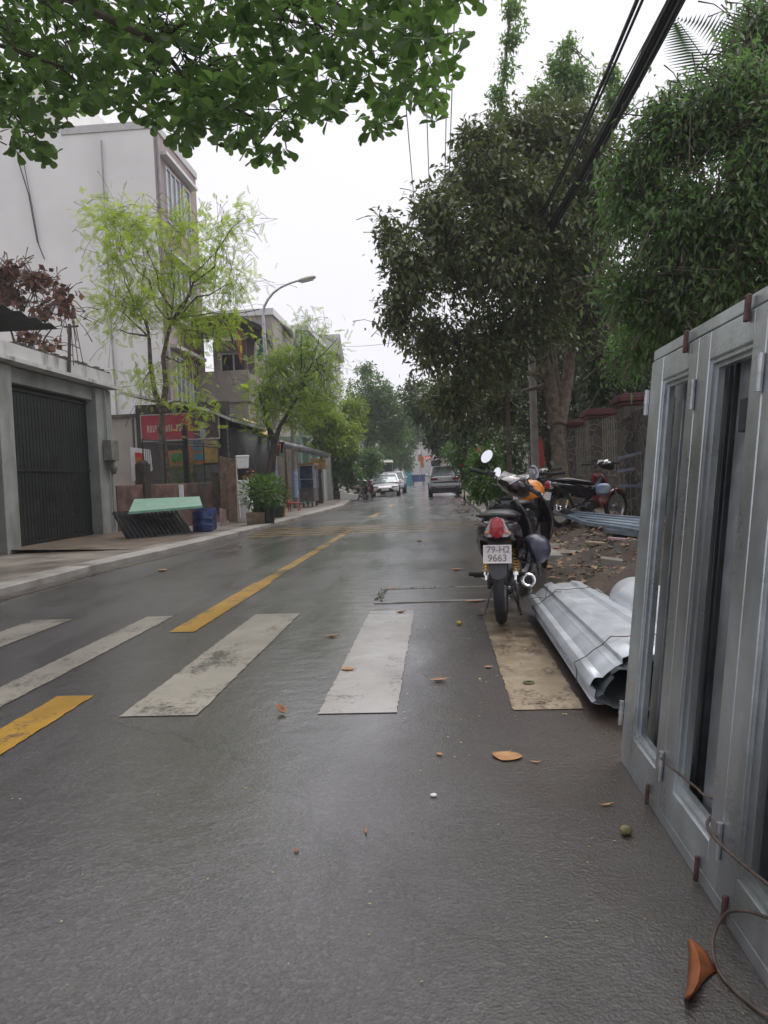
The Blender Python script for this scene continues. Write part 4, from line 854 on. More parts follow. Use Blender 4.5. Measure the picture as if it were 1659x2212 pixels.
# items on the left pavement
lean = thing('slatted_gate', (-5.6, 15.5, .08), 'old dark slatted metal gate leaning sideways against the grimy low wall', 'gate')
a, b = Vector((-6.15, 14.75, .10)), Vector((-5.35, 16.35, .10)); c, d2 = a+Vector((-.30, .1, .54)), b+Vector((-.34, .2, .52))
mb = MB(); bar(mb, a, b, .05, .05); bar(mb, c, d2, .05, .05); mb.build('frame', M_steel_dk, lean)
mb = MB()
for i in range(15):
    t = (i+.5)/15.5; p0, p1 = a.lerp(b, min(1, t+.02)), c.lerp(d2, max(0, t-.03)); mb.tube([p0, p1], .016, 5)
mb.build('slats', mat('slat_grey', (.040, .042, .046), .5, .4, var=.3), lean)
mb = MB(); mb.loft([[a+Vector((-.06, .04, .02)), b+Vector((-.06, .04, .02))], [c+Vector((-.06, .05, 0)), d2+Vector((-.06, .05, 0))]], closed=False); mb.build('backing', mat('gate_backing', (.025, .024, .024), .7, var=.3), lean, solid=.01)
mt = thing('green_board', (-6.0, 15.7, .75), 'pale mint green board lying slanted on top of the slatted gate', 'board')
mb = MB(); mb.poly([P(278, 1105, 14.7), P(437, 1092, 16.3), P(431, 1072, 16.9), P(290, 1078, 15.5)], .03, (0, 0, -1)); mb.build('board', mat('mint_green', (.15, .28, .21), .45, var=.06, stain=((.3, .36, .36), 1.5, .62, 1)), mt, bevel=.006)
mb = MB(); mb.poly([P(277, 1107, 14.67), P(438, 1093, 16.27), P(438, 1097, 16.27), P(277, 1111, 14.67)], .02, (0, 1, 0)); mb.build('front_edge', mat('mint_edge', (.14, .30, .23), .5), mt)  # front edge in nearly the same mint as the board
def barrel(label, c, r, h, m):
    root = thing('barrel', c, label, 'barrel'); mb = MB(); prof = [(.0, 0), (r*.9, 0), (r, .03), (r, h*.3), (r*1.04, h*.33), (r, h*.36), (r, h*.64), (r*1.04, h*.67), (r, h*.70), (r, h-.03), (r*.94, h), (r*.86, h), (r*.84, h-.06), (0, h-.07)]
    mb.lathe(prof, (0, 0, 0), 'Z', 28); mb.build('drum', m, root, world=False); return root
M_bluep = mat('blue_plastic', (.012, .028, .11), .32, var=.25, vs=5, stain=((.05, .06, .1), 6, .6, 1))
barrel('dark blue plastic half barrel beside the slatted gate', (-5.30, 16.9, .08), .235, .47, M_bluep); barrel('second dark blue barrel tucked behind the front one', (-5.42, 17.6, .08), .22, .50, M_bluep)
mb = MB(); mb.poly([P(474, 1097, 17.4), P(484, 1100, 17.4), P(489, 1135, 17.2), P(476, 1137, 17.2)], .02, (0, 1, 0)); tag(mb.build('broken_board', M_wood), 'splintered pale wooden board standing beside the blue barrels', 'board')
for k, (u0, u1, v0, v1, Y, lb) in enumerate(((474, 488, 985, 1100, 20.6, 'tall weathered wooden door panel leaning at the shed corner'), (490, 509, 988, 1128, 20.0, 'brown plywood panel standing beside the foam boxes'), (455, 474, 1018, 1110, 20.9, 'dark grey wooden shutter panel behind the plywood'))):
    mb = MB(); mb.poly([P(u0, v0, Y), P(u1, v0+4, Y), P(u1+4, v1, Y), P(u0+4, v1, Y)], .04, (0, 1, 0)); tag(mb.build('leaning_board', M_wood if k < 2 else mat('dark_wood', (.07, .055, .045), .8, var=.3), bevel=.004), lb, 'board')
mb = MB(); mb.tube([P(508, 995, 20.2), P(514, 1060, 20.2), P(519, 1118, 20.2)], .03, 6); tag(mb.build('pipe', M_white), 'thin white upright pipe between plywood panel and foam boxes', 'pipe')
mb = MB(); q = P(391, 1060, 18.2); mb.bb((q.x-.05, q.y, q.z-.15), (q.x+.05, q.y+.04, q.z+.15)); tag(mb.build('paper_notice', M_white), 'small white paper notice fixed on the low wall', 'notice')
def foam(label, c, s_, rz=0):
    root = thing('foam_box', c, label, 'box', 'white foam boxes stacked by the shed', rz); mb = MB(); mb.loft([[(x*s_[0]*k/2, y*s_[1]*k/2, z) for x, y in ((-1, -1), (1, -1), (1, 1), (-1, 1))] for z, k in ((0, .88), (s_[2]*.84, 1))]); mb.build('box', M_white, root, world=False, bevel=.015)
    mb = MB(); mb.bb((-s_[0]*.53, -s_[1]*.53, s_[2]*.845), (s_[0]*.53, s_[1]*.53, s_[2])); mb.build('lid', M_white, root, world=False, bevel=.012)
q = P(529, 1118, 20.6); foam('lower white foam box of the stack by the shed', (q.x, q.y, .08), (.42, .4, .56)); foam('upper white foam box resting on the lower one', (q.x-.06, q.y, .66), (.42, .4, .56), R(4))
foam('small grey-white foam box high on the plant stand', (q.x-.12, q.y+.5, 1.55), (.34, .3, .36), R(20))
# plants in pots
M_leaf_mid = mat('leaf_mid', (.035, .085, .014), .45, col2=(.09, .17, .03), island=True, trans=((.12, .26, .03), .28))
M_leaf_yel = mat('leaf_yellow_green', (.08, .16, .018), .45, col2=(.24, .30, .03), island=True, trans=((.30, .42, .04), .4))
M_leaf_dark = mat('leaf_dark', (.018, .042, .010), .42, col2=(.055, .085, .022), island=True, trans=((.08, .15, .02), .22))
M_pot_b = mat('pot_black', (.012, .016, .018), .45, var=.2); M_stone = mat('stone_planter', (.22, .17, .11), .85, var=.3, vs=6, bump=.4, stain=((.10, .07, .04), 3, .5, 1))
def potplant(label, c, rp, hp, hpl, rpl, pm_, lm, n=220, ls=.16, seed=1, square=False, tpl=None, cat='potted plant'):
    root = thing('potted_plant', c, label, cat, 'potted plants on the left pavement'); rng = np.random.default_rng(seed)
    mb = MB()
    if square: mb.loft([[(x*rp*k, y*rp*.8*k, z) for x, y in ((-1, -1), (1, -1), (1, 1), (-1, 1))] for z, k in ((0, .95), (hp, 1), (hp, .88), (hp-.04, .86))])
    else: mb.lathe([(0, 0), (rp*.78, 0), (rp, hp-.03), (rp*1.05, hp-.03), (rp*1.05, hp), (rp*.92, hp), (rp*.9, hp-.05), (0, hp-.06)], (0, 0, 0), 'Z', 20)
    mb.build('pot', pm_, root, world=False, bevel=.006 if square else 0)
    mb = MB(); k = 9; pos = []; dr = []
    for i in range(k):
        a = rng.random()*6.28; r_ = rpl*rng.random()**.5; tp = Vector((math.cos(a)*r_, math.sin(a)*r_, hp+hpl*(.5+.5*rng.random()))); mb.tube([(0, 0, hp-.05), tp*.6, tp], [.009, .007, .003], 4)
    mb.build('stem', M_bark, root, world=False)
    dd = rng.normal(0, 1, (n, 3)); dd /= np.linalg.norm(dd, axis=1)[:, None]; ps = dd*np.array([rpl, rpl, hpl*.5])*(rng.random(n)**.4)[:, None]+np.array([0, 0, hp+hpl*.55])
    ps[:, 2] = np.maximum(ps[:, 2], hp*.8)
    old = root.location.copy(); leaves('foliage', tpl or T_ellip(.16), ps+np.array(old), dd+np.array([0, 0, .2]), ls*(.7+.6*rng.random(n)), lm, root, rng)
def gp(u, v): return G(u, v, .085)
q = gp(556, 1131); potplant('dense bushy plant in a stone planter beside the foam boxes', (q.x-.0, q.y, .08), .24, .30, .9, .42, M_stone, M_leaf_mid, 420, .13, 1, True)
q = gp(580, 1130); potplant('broad-leaved plant in a tall black pot', (q.x, q.y, .08), .19, .42, .75, .42, M_pot_b, M_leaf_mid, 260, .17, 2, tpl=T_ellip(.3))
q = gp(597, 1118); potplant('plant in a low black tub behind the tall pot', (q.x, q.y+.3, .08), .20, .30, .6, .35, M_pot_b, M_leaf_dark, 200, .18, 3)
q = gp(610, 1114); potplant('small plant in a yellow and blue tin can', (q.x, q.y, .08), .13, .38, .35, .26, mat('tin_yellow', (.55, .26, .02), .4, var=.1), M_leaf_mid, 120, .14, 4)
q = gp(601, 1116); potplant('small plant in a white bucket next to the yellow tin', (q.x, q.y, .08), .10, .28, .25, .2, M_white, M_leaf_mid, 80, .12, 5)
q = gp(535, 1105); potplant('tall climbing plant with orange flowers behind the foam boxes', (q.x-.2, 22.0, .08), .2, .3, 1.7, .36, M_pot_b, M_leaf_mid, 520, .12, 6)
q = P(536, 1030, 21.6); leaves('flowers', T_ellip(.5), np.array(q)+np.random.default_rng(4).normal(0, .16, (40, 3)), np.random.default_rng(5).normal(0, 1, (40, 3)), np.full(40, .06), mat('orange_flower', (.55, .12, .02), .6), None, np.random.default_rng(1)); tag(bpy.context.scene.objects['flowers'], 'orange flowers high in the climbing plant by the shed', 'flowers')
q = P(650, 1075, 30); 
for k, (u, v, lb) in enumerate(((722, 1078, 'dark planter with low shrub before the bushes at the kerb'), )):
    q = gp(u, v); potplant(lb, (q.x, q.y, .08), .5, .45, .5, .5, mat('brown_planter', (.06, .03, .022), .7, var=.2), M_leaf_mid, 200, .2, 8, True)
for k, (u, v, lb) in enumerate(((742, 1080, 'upright white block next to the dark planter'), (760, 1080, 'tipped white foam slab lying at the kerb by the scooters'))):
    q = G(u, v, .08); mb = MB(); mb.box((q.x, q.y, .30 if k == 0 else .25), (.34, .3, .46) if k == 0 else (.62, .25, .30), (0, 0 if k == 0 else 9, 8)); tag(mb.build('white_block', M_white, bevel=.02), lb, 'block')
# street lamp
lp = thing('street_lamp', (-5.25, 24.5, .08), 'tall grey street lamp curving over the road from the left pavement', 'street lamp')
Yl = 24.5; path = [Vector((-5.25, Yl, .08)), P(584, 960, Yl), P(575, 800, Yl), P(569, 700, Yl), P(568, 680, Yl), P(571, 662, Yl), P(578, 648, Yl), P(590, 633, Yl), P(606, 621, Yl), P(626, 612, Yl), P(648, 605, Yl)]
mb = MB(); mb.tube(path, [.085, .075, .065, .055, .045, .04, .038, .036, .034, .032, .03], 12); mb.tube([(-5.25, Yl, .08), (-5.25, Yl, .32)], .12, 12); mb.build('pole', M_steel, lp)
mb = MB(); A_, B_ = P(645, 607, Yl), P(682, 598, Yl); d = (B_-A_).normalized(); secs = []
for t, hw, hh in ((0, .05, .045), (.12, .08, .06), (.5, .10, .075), (.9, .09, .06), (1, .05, .03)):
    c = A_.lerp(B_, t); secs.append([(c.x+0, c.y+hw*math.cos(a), c.z+hh*math.sin(a)) for a in [2*math.pi*i/14 for i in range(14)]])
mb.loft(secs); mb.build('lamp_head', mat('lamp_cream', (.42, .40, .33), .5, var=.1), lp)
mb = MB(); c = A_.lerp(B_, .5); mb.box((c.x, c.y, c.z-.068), (.40, .13, .02), (0, -math.degrees(math.atan2(d.z, d.x)), 0)); mb.build('lens', M_clear_lens, lp)
M_stick = mat('sticker_blue', (.10, .20, .48), .6, var=.3, vs=9, col2=(.5, .55, .62))
mb = MB(); mb.lathe([(.089, .85), (.088, 2.0)], (-5.25, Yl, 0), 'Z', 14); mb.build('stickers', M_stick, lp)
cp = thing('concrete_post', (-5.7, 30.5, .08), 'slim concrete utility post covered in blue stickers beside the food cart', 'utility pole')
mb = MB(); mb.tube([(-5.72, 30.5, .08), (-5.72, 30.5, 3.9)], [.12, .085], 10); mb.build('post', M_conc, cp); mb = MB(); mb.lathe([(.125, .5), (.118, 1.6)], (-5.72, 30.5, 0), 'Z', 14); mb.build('stickers', M_stick, cp)
# food cart, stool, sign post with box, shops
fc = thing('food_cart', (-5.5, 31.5, .1), 'glass-sided steel food cart on small wheels by the green shutter', 'food cart')
mb = MB(); mb.bb((-5.62, 30.9, .32), (-5.05, 32.1, .86)); mb.build('cabinet', mat('cart_grey', (.12, .11, .11), .4, .4, var=.3), fc, bevel=.01)
mb = MB(); mb.bb((-5.60, 30.92, .862), (-5.07, 32.08, 1.75)); mb.build('glass_case', mat('cart_glass', (.035, .05, .085), .1, var=.4, vs=5), fc)
mb = MB()
for x in (-5.62, -5.06):
    for y in (30.9, 32.09): mb.bb((x, y, .861), (x+.03, y+.03, 1.78))
mb.bb((-5.64, 30.88, 1.752), (-5.02, 32.13, 1.80)); mb.bb((-5.63, 30.89, 1.2), (-5.03, 30.905, 1.23)); mb.build('case_frame', M_steel, fc)
mb = MB(); mb.bb((-5.66, 30.84, 1.805), (-4.98, 32.2, 1.87)); mb.build('roof', mat('cart_roof', (.30, .14, .03), .6), fc)
for x in (-5.5, -5.15):
    for y in (31.0, 32.0): mb = MB(); mb.lathe([(.0, -.02), (.08, -.02), (.085, 0), (.08, .02), (0, .02)], (x, y, .165), 'X', 16); mb.tube([(x, y, .17), (x, y, .33)], .015, 5); mb.build('wheel', M_rubber, fc)
st = thing('plastic_chair', tuple(gp(626, 1104)), 'small red plastic chair left beside the blue-stickered post', 'chair'); q = gp(626, 1104)
M_redp = mat('red_plastic', (.45, .015, .03), .4, var=.1); mb = MB(); mb.bb((q.x-.03, q.y-.2, .36), (q.x+.37, q.y+.2, .39)); mb.build('seat', M_redp, st, bevel=.01); mb = MB(); mb.bb((q.x-.05, q.y-.2, .36), (q.x-.02, q.y+.2, .85)); mb.build('backrest', M_redp, st, bevel=.01)
for x in (0, .34):
    for y in (-.17, .17): mb = MB(); mb.tube([(q.x+x, q.y+y, .08), (q.x+x, q.y+y, .37)], .018, 6); mb.build('leg', M_redp, st)
sp = thing('sign_post', (-5.5, 33.3, .08), 'yellow-brown sign box on a thin post at the end of the shop awning', 'sign')
mb = MB(); mb.tube([(-5.32, 33.3, .08), (-5.32, 33.3, 2.1)], .055, 8); mb.build('post', M_rust, sp); mb = MB(); q0, q1 = P(673, 1015, 33.2), P(705, 990, 33.2); mb.bb((q0.x, 33.1, q0.z), (q1.x, 33.3, q1.z)); mb.build('box', mat('sign_mustard', (.34, .22, .085), .7, var=.15, vs=6), sp, bevel=.01)
aw = thing('awning', (-5.7, 31, 2.3), 'long low metal awning over the shuttered shops', 'awning')
mb = MB(); mb.loft([[P(596, 963, 27.0), P(642, 975, 30.0), P(706, 990, 33.4)], [P(607, 952, 27.5), P(660, 964, 30.5), P(714, 980, 34.5)]], closed=False); mb.build('sheet', mat('awning_tin', (.20, .20, .21), .45, .4, var=.25, vs=2), aw, solid=.04)
mb = MB(); mb.poly([P(598, 960, 27.2), P(614, 968, 27.4), P(612, 990, 27.4), P(605, 985, 27.2)], .02, (0, 1, 0)); tag(mb.build('green_sign', mat('sign_green', (.01, .16, .09), .5, var=.1)), 'small green hanging sign under the awning edge', 'sign')
mb = MB(); mb.poly([P(524, 903, 26.3), P(545, 925, 26.2), P(575, 940, 26.0), P(602, 947, 26.2), P(578, 930, 27.0), P(550, 912, 27)], .03, (0, 1, 0)); tag(mb.build('tarp', mat('striped_tarp', (.48, .20, .09), .6, var=.1, col2=(.55, .42, .12), vs=2)), 'faded orange and yellow tarp hanging from the shed eave', 'tarp')
mb = MB(); mb.poly([P(577, 937, 26.1), P(585, 938, 26.1), P(583, 972, 26.1), P(577, 972, 26.1)], .02, (0, 1, 0)); tag(mb.build('green_cloth', mat('cloth_green', (.02, .20, .11), .7)), 'narrow green cloth strip hanging below the striped tarp', 'cloth')
sh2 = thing('shop_row', (-7, 36, 0), 'row of low shops with pale green roller shutters and a white door', 'shop')
M_shut = mat('shutter_green', (.20, .34, .27), .5, .1, var=.1)
wbox('wall', (-9, 28.8, 0), (-6.3, 34.5, 2.9), mat('shop_brown', (.12, .10, .075), .8, var=.25, vs=1.5), sh2); wbox('wall', (-9, 34.51, 0), (-6.15, 43.6, 3.2), mat('shop_mint', (.26, .36, .31), .8, var=.1), sh2)
for y0, y1 in ((35.0, 37.4), (37.7, 40.1)):
    mb = MB(); n = 22; prof = [(-6.10 if i % 2 else -6.13, .15+2.3*i/44) for i in range(45)]
    mb.loft([[(x, y, z) for x, z in prof] for y in (y0, y1)], closed=False); mb.build('roller_shutter', M_shut, sh2, solid=.01, sharp=20)
wbox('door', (-6.149, 40.7, .1), (-6.08, 42.0, 2.3), mat('door_white', (.42, .43, .44), .5, var=.1), sh2); wbox('pillar', (-6.14, 42.2, 0), (-5.9, 42.9, 3.0), M_whitew, sh2, .01); wbox('pillar', (-6.148, 40.2, 0), (-6.0, 40.6, 3.0), M_whitew, sh2, .01)
mb = MB()
for y in (29.5, 31.5, 33.5): mb.bb((-6.295, y, 0), (-6.22, y+.12, 2.7))
mb.build('board_strip', M_wood, sh2)
mb = MB(); mb.bb((-6.29, 28.9, .1), (-6.24, 29.7, 2.2)); mb.build('pale_sheet', mat('pale_sheet', (.35, .36, .34), .6), sh2)

rng = np.random.default_rng(77)
for k, (u, v, w_, h_, Y, col, lb) in enumerate(((592, 968, 5, 34, 25.6, (.03, .035, .09), 'dark blue shirt hanging on the line by the shop awning'), (600, 972, 5, 26, 26.0, (.30, .10, .06), 'faded red cloth hanging on the line by the shop awning'), (608, 966, 6, 24, 26.4, (.05, .05, .055), 'black cloth hanging on the line by the shop awning'), (585, 975, 4, 30, 25.2, (.12, .12, .14), 'grey rag hanging beside the lamp post'))):
    g_ = MB(); secs = []
    for i in range(8):
        t = i/7; secs.append([P(u-w_+2*w_*j/6+1.2*math.sin(3*t+k), v-h_/2+h_*t, Y+.04*math.sin(j*1.9+k)) for j in range(7)])
    g_.loft(secs, closed=False); tag(g_.build('hanging_cloth', mat('cloth_%d' % k, col, .85, var=.25), solid=.01), lb, 'cloth')

mb = MB(); mb.tube([(-7.28, 16.62, 2.2), (-7.28, 16.62, 3.3)], .018, 6); mb.tube([(-7.27, 16.75, 1.7), (-7.27, 16.76, .2)], .022, 6); mb.build('conduit', mat('grey_pipe', (.25, .25, .24), .6), gr)
mb = MB(); mb.tube([(-8.93, 25.7, .2), (-8.93, 25.7, 12.9)], .05, 8); mb.build('drain_pipe', mat('drain_pipe_grey', (.35, .34, .33), .6), ap)
mb = MB(); mb.tube([(-10.8, 25.52, 12.8), (-10.82, 25.52, 6), (-10.78, 25.52, 3.2)], .03, 6); mb.build('drain_pipe', mat('drain_pipe_grey', (.35, .34, .33), .6), ap)
# ================================================================== VEHICLES
def car(name, label, cat, loc, rz, L_, W_, Hh, paint, suv=False, rear=True, gl=None):
    """+Y is the car's front; body lofted from cross-sections along its length"""
    root = thing(name, loc, label, cat, None, rz); zs = .22 if not suv else .30; belt = Hh*(.68 if suv else .62)
    def sec(y, hw, z0, z1, k=.9):
        return [(-hw*.92, y, z0), (-hw, y, z0+(z1-z0)*.22), (-hw, y, z0+(z1-z0)*.62), (-hw*k, y, z1), (-hw*.45, y, z1+.015), (hw*.45, y, z1+.015), (hw*k, y, z1), (hw, y, z0+(z1-z0)*.62), (hw, y, z0+(z1-z0)*.22), (hw*.92, y, z0)]
    h = W_/2; hd = Hh*(.60 if suv else .50)
    st = [(-L_/2, h*.90, zs+.10, belt*(.93 if suv else .8)), (-L_/2+.05, h*.97, zs+.03, belt*.98), (-L_/2+.35, h*.99, zs, belt), (-L_*.2, h, zs, belt), (L_*.08, h, zs, belt), (L_*.24, h*.99, zs, hd+.10), (L_*.40, h*.96, zs, hd), (L_/2-.1, h*.86, zs+.04, hd*.88), (L_/2, h*.68, zs+.12, hd*.70)]
    mb = MB(); mb.loft([sec(*q) for q in st]); mb.build('body', paint, root, world=False, sub=1, sharp=60)
    # cabin
    r0, r1 = (-L_/2+.10, -L_/2+.45) if suv else (-L_/2+.55, -L_/2+1.25); f0, f1 = L_*.24, L_*.07
    mb = MB(); b0 = h*.93; t0 = h*.74
    def q4(y, w_, z): return [(-w_, y, z), (w_, y, z)]
    low = [(-b0*.96, r0, belt-.02), (b0*.96, r0, belt-.02), (b0, f0, belt-.03), (-b0, f0, belt-.03)]; top = [(-t0, r1, Hh-.06), (t0, r1, Hh-.06), (t0, f1, Hh-.05), (-t0, f1, Hh-.05)]
    mb.loft([low, top]); cb = mb.build('cabin', gl or M_glass, root, world=False, bevel=.03)
    mb = MB(); mb.loft([[(x*1.02, y+(-.04 if y < 0 else .05), z-.012) for x, y, z in top], [(x*.99, y, z+.03) for x, y, z in top], [(x*.75, y*.85, z+.06) for x, y, z in top]]); mb.build('roof', paint, root, world=False, sharp=60)
    mb = MB()
    for i, j in ((0, 0), (1, 1), (2, 2), (3, 3)): bar(mb, low[i], top[j], .09, .09)
    for sx in (-1, 1): bar(mb, (sx*b0*1.0, -.1, belt-.02), (sx*t0*1.02, -.1, Hh-.06), .05, .09)
    mb.build('pillars', paint, root, world=False)
    for sx in (-1, 1):
        for y in (-L_*.30, L_*.31):
            r = .345 if not suv else .36; mb = MB(); mb.lathe([(r*.6, -.10), (r-.02, -.11), (r, -.08), (r, .08), (r-.02, .11), (r*.6, .10)], (sx*(h-.10), y, r), 'X', 28); wo = mb.build('wheel', M_rubber, root, world=False)
            mb = MB(); mb.lathe([(0, sx*.085), (r*.2, sx*.095), (r*.62, sx*.075)], (sx*(h-.10), y, r), 'X', 20)
            for i in range(5):
                a = i*2*math.pi/5; mb.box((sx*(h-.01), y+math.cos(a)*r*.33, r+math.sin(a)*r*.33), (.02, r*.6, .05), (math.degrees(a), 0, 0))
            mb.build('rim', M_steel, wo, world=False)
            mb = MB(); mb.lathe([(r+.06, -.02), (r+.075, .0), (r+.0, .02)], (sx*(h+.0), y, r+.01), 'X', 28); mb.build('wheel_arch', M_blk, root, world=False)
        mb = MB(); mb.ell((sx*(h+.07), L_*.19, belt+.06), (.10, .06, .07), 12, 8); mb.build('mirror', paint, root, world=False)
    e = -L_/2
    if rear:
        for sx in (-1, 1):
            mb = MB(); mb.box((sx*h*.66, e-.015, belt*.86), (h*.42, .08, .13), (0, 0, -sx*10)); mb.build('tail_light', M_red_lens, root, world=False, bevel=.02)
            mb = MB(); mb.box((sx*h*.76, e-.03, zs+.24), (.24, .07, .14), (0, 0, -sx*12)); mb.build('reflector', mat('dull_red', (.16, .02, .025), .3), root, world=False, bevel=.015)
        mb = MB(); mb.box((0, e-.02, zs+.05), (W_*.90, .16, .28)); mb.build('bumper', M_blk, root, world=False, bevel=.03)
        mb = MB(); mb.box((0, e-.03, zs+.33), (W_*.84, .14, .14)); mb.build('bumper_trim', paint, root, world=False, bevel=.03)
        mb = MB(); mb.box((0, e-.012, belt*.70), (W_*.72, .06, .06)); mb.build('trim', M_blk, root, world=False, bevel=.01)
        mb = MB(); mb.box((0, e-.03, belt*.80), (.42, .02, .13)); mb.build('number_plate', M_white, root, world=False)
        mb = MB(); mb.box((0, r1-.10, Hh-.02), (W_*.66, .26, .035)); mb.build('spoiler', paint, root, world=False, bevel=.01)
    else:
        e = L_/2
        for sx in (-1, 1):
            mb = MB(); mb.box((sx*h*.66, e-.14, hd*.84), (h*.44, .14, .10), (0, 0, -sx*30)); mb.build('headlight', M_clear_lens, root, world=False, bevel=.02)
            mb = MB(); mb.poly([(sx*h*.45, e+.02, zs+.10), (sx*h*.80, e-.10, zs+.08), (sx*h*.84, e-.12, zs+.30), (sx*h*.5, e+.0, zs+.20)], .06, (0, -1, 0)); mb.build('air_intake', M_blk, root, world=False)
        mb = MB(); mb.poly([(-h*.52, e+.03, zs+.20), (-h*.62, e+.0, zs+.05), (h*.62, e+.0, zs+.05), (h*.52, e+.03, zs+.20), (h*.42, e+.03, zs+.30), (-h*.42, e+.03, zs+.30)], .08, (0, -1, 0)); mb.build('grille', M_blk, root, world=False)
        mb = MB(); mb.box((0, e+.04, zs+.22), (.47, .02, .13)); mb.build('number_plate', M_white, root, world=False)
    return root
M_silver = mat('silver_car_paint', (.60, .61, .62), .25, .1, var=.03, coat=.6); M_whitecar = mat('white_car_paint', (.68, .68, .69), .2, var=.02, coat=.6)
M_wind = mat('pale_windscreen', (.32, .37, .38), .08, .3, var=.15)
car('parked_car', 'silver sport utility car seen from behind, parked at the right kerb', 'car', (.33, 43.9, 0), R(1), 4.3, 1.78, 1.68, M_silver, suv=True, gl=M_wind)
car('parked_car', 'white sedan facing the camera, parked at the left kerb', 'car', (-3.45, 50.2, 0), R(183), 4.9, 1.84, 1.445, M_whitecar, rear=False, gl=M_wind)
car('parked_car', 'silver car parked right behind the white sedan', 'car', (-3.35, 57.5, 0), R(181), 4.6, 1.8, 1.62, M_silver, suv=True, rear=False, gl=M_wind)
# cargo tricycle / blue cart far down the road
bc = thing('hand_cart', (-2.35, 104, 0), 'small blue hand cart standing on the right side of the distant road', 'cart')
q = G(905, 1049); s_ = (q.x, q.y)
M_cartb = mat('cart_blue', (.02, .07, .22), .5, var=.15); bc.location = (q.x, q.y, 0)
mb = MB(); mb.bb((-.9, -.8, .55), (.9, .8, 1.45)); mb.bb((-1.1, -.9, 1.35), (1.0, .9, 1.55)); mb.build('box', M_cartb, bc, world=False, bevel=.05)
for x in (-.7, .7):
    mb = MB(); mb.lathe([(.0, -.04), (.34, -.05), (.36, 0), (.34, .05), (0, .04)], (x, 0, .36), 'X', 18); mb.build('wheel', M_rubber, bc, world=False)
mb = MB(); mb.tube([(-.8, .7, .6), (-1.3, 1.2, 1.2)], .03, 6); mb.build('handle', M_steel_dk, bc, world=False)
# ================================================================== far end of the street
def fb(name, label, u0, u1, v, Y, dep, m, cat='house', **k):
    a, b = P(u0, v, Y), P(u1, v, Y); return house(name, label, a.x, b.x, Y, Y+dep, a.z, m, wins=k.get('wins', ()), roof=k.get('roof', 'flat'), rm=k.get('rm'))
fb('house', 'pinkish distant house at the right end of the street', 930, 962, 960, 112, 8, M_pinkw)
fb('house', 'pale grey distant house closing the street beyond the pink one', 905, 985, 925, 128, 8, M_whitew)
fb('house', 'distant pale house behind the trees in the street gap', 845, 903, 905, 150, 9, M_whitew)
fb('house', 'distant beige house left of the street gap', 760, 846, 935, 120, 9, M_cream_w)
tg = thing('teal_gate', tuple(P(880, 1032, 108)), 'bright teal gate at the distant end of the street', 'gate'); mb = MB(); a, b = P(876, 1008, 108), P(890, 1040, 108); mb.bb((a.x, 108, 0), (b.x, 108.2, a.z)); mb.build('panel', mat('teal_paint', (.05, .36, .42), .5, var=.05), tg)
mb = MB(); mb.bb((a.x-.2, 107.95, 0), (a.x-.003, 108.25, a.z+.2)); mb.bb((b.x+.003, 107.95, 0), (b.x+.2, 108.25, a.z+.2)); mb.build('post', M_whitew, tg)
mb = MB(); mb.tube([P(906, 1035, 95), P(910, 975, 95)], .05, 6); f_ = thing('orange_banner', tuple(P(908, 1040, 95)), 'zigzag orange advertising banner near the end of the street', 'banner'); mb.build('pole', M_steel, f_)
mb = MB(); mb.poly([P(903, 983, 95), P(909, 980, 95), P(916, 990, 95), P(915, 1000, 95), P(917, 1008, 95), P(911, 1012, 95), P(909, 1000, 95), P(903, 995, 95)], .05, (0, 1, 0)); mb.build('cloth', mat('banner_orange', (.60, .20, .03), .6, var=.1), f_)
mb = MB(); mb.poly([P(918, 985, 92), P(929, 984, 92), P(931, 990, 90), P(916, 993, 90)], .05, (0, 0, -1)); tag(mb.build('red_awning', mat('awning_red', (.45, .12, .08), .7)), 'small faded red awning near the end of the street', 'awning')
mb = MB(); mb.poly([P(935, 985, 86), P(962, 968, 86), P(966, 972, 80), P(940, 995, 80)], .06, (0, 0, -1)); tag(mb.build('grey_awning', mat('awning_grey', (.30, .30, .31), .6)), 'grey slanted awning above the far end of the silver car', 'awning')
mb = MB(); mb.poly([P(930, 996, 84), P(952, 992, 84), P(952, 1018, 84), P(934, 1018, 84)], .3, (0, 1, 0)); tag(mb.build('dark_tarp', mat('dark_green_tarp', (.015, .04, .035), .7, var=.2)), 'dark green tarp hanging behind the silver car at the right', 'tarp')
mb = MB(); mb.poly([P(796, 998, 70), P(817, 997, 70), P(815, 1004, 66), P(799, 1006, 66)], .06, (0, 0, -1)); tag(mb.build('teal_awning', mat('awning_teal', (.05, .28, .24), .6)), 'turquoise awning over the pavement behind the white sedan', 'awning')
mb = MB(); mb.bb((P(818, 1000, 72).x, 71, 1.6), (P(848, 1000, 72).x, 72, 2.9)); tag(mb.build('shop_canopy', mat('canopy_green', (.02, .12, .09), .6, var=.3, col2=(.03, .03, .03), vs=2), bevel=.03), 'dark green shop canopy box behind the silver car on the left', 'awning')
mb = MB(); mb.poly([P(816, 993, 72), P(846, 992, 72), P(850, 998, 69), P(818, 999, 69)], .06, (0, 0, -1)); tag(mb.build('cream_awning', M_cream_w), 'cream awning top above the green shop canopy', 'awning')
mb = MB(); mb.poly([P(738, 975, 44.5), P(775, 985, 47), P(795, 995, 50), P(760, 990, 45)], .05, (0, 0, -1)); tag(mb.build('blue_awning', mat('awning_blue', (.06, .11, .19), .6)), 'dull blue awning under the trees beyond the white pillar', 'awning')
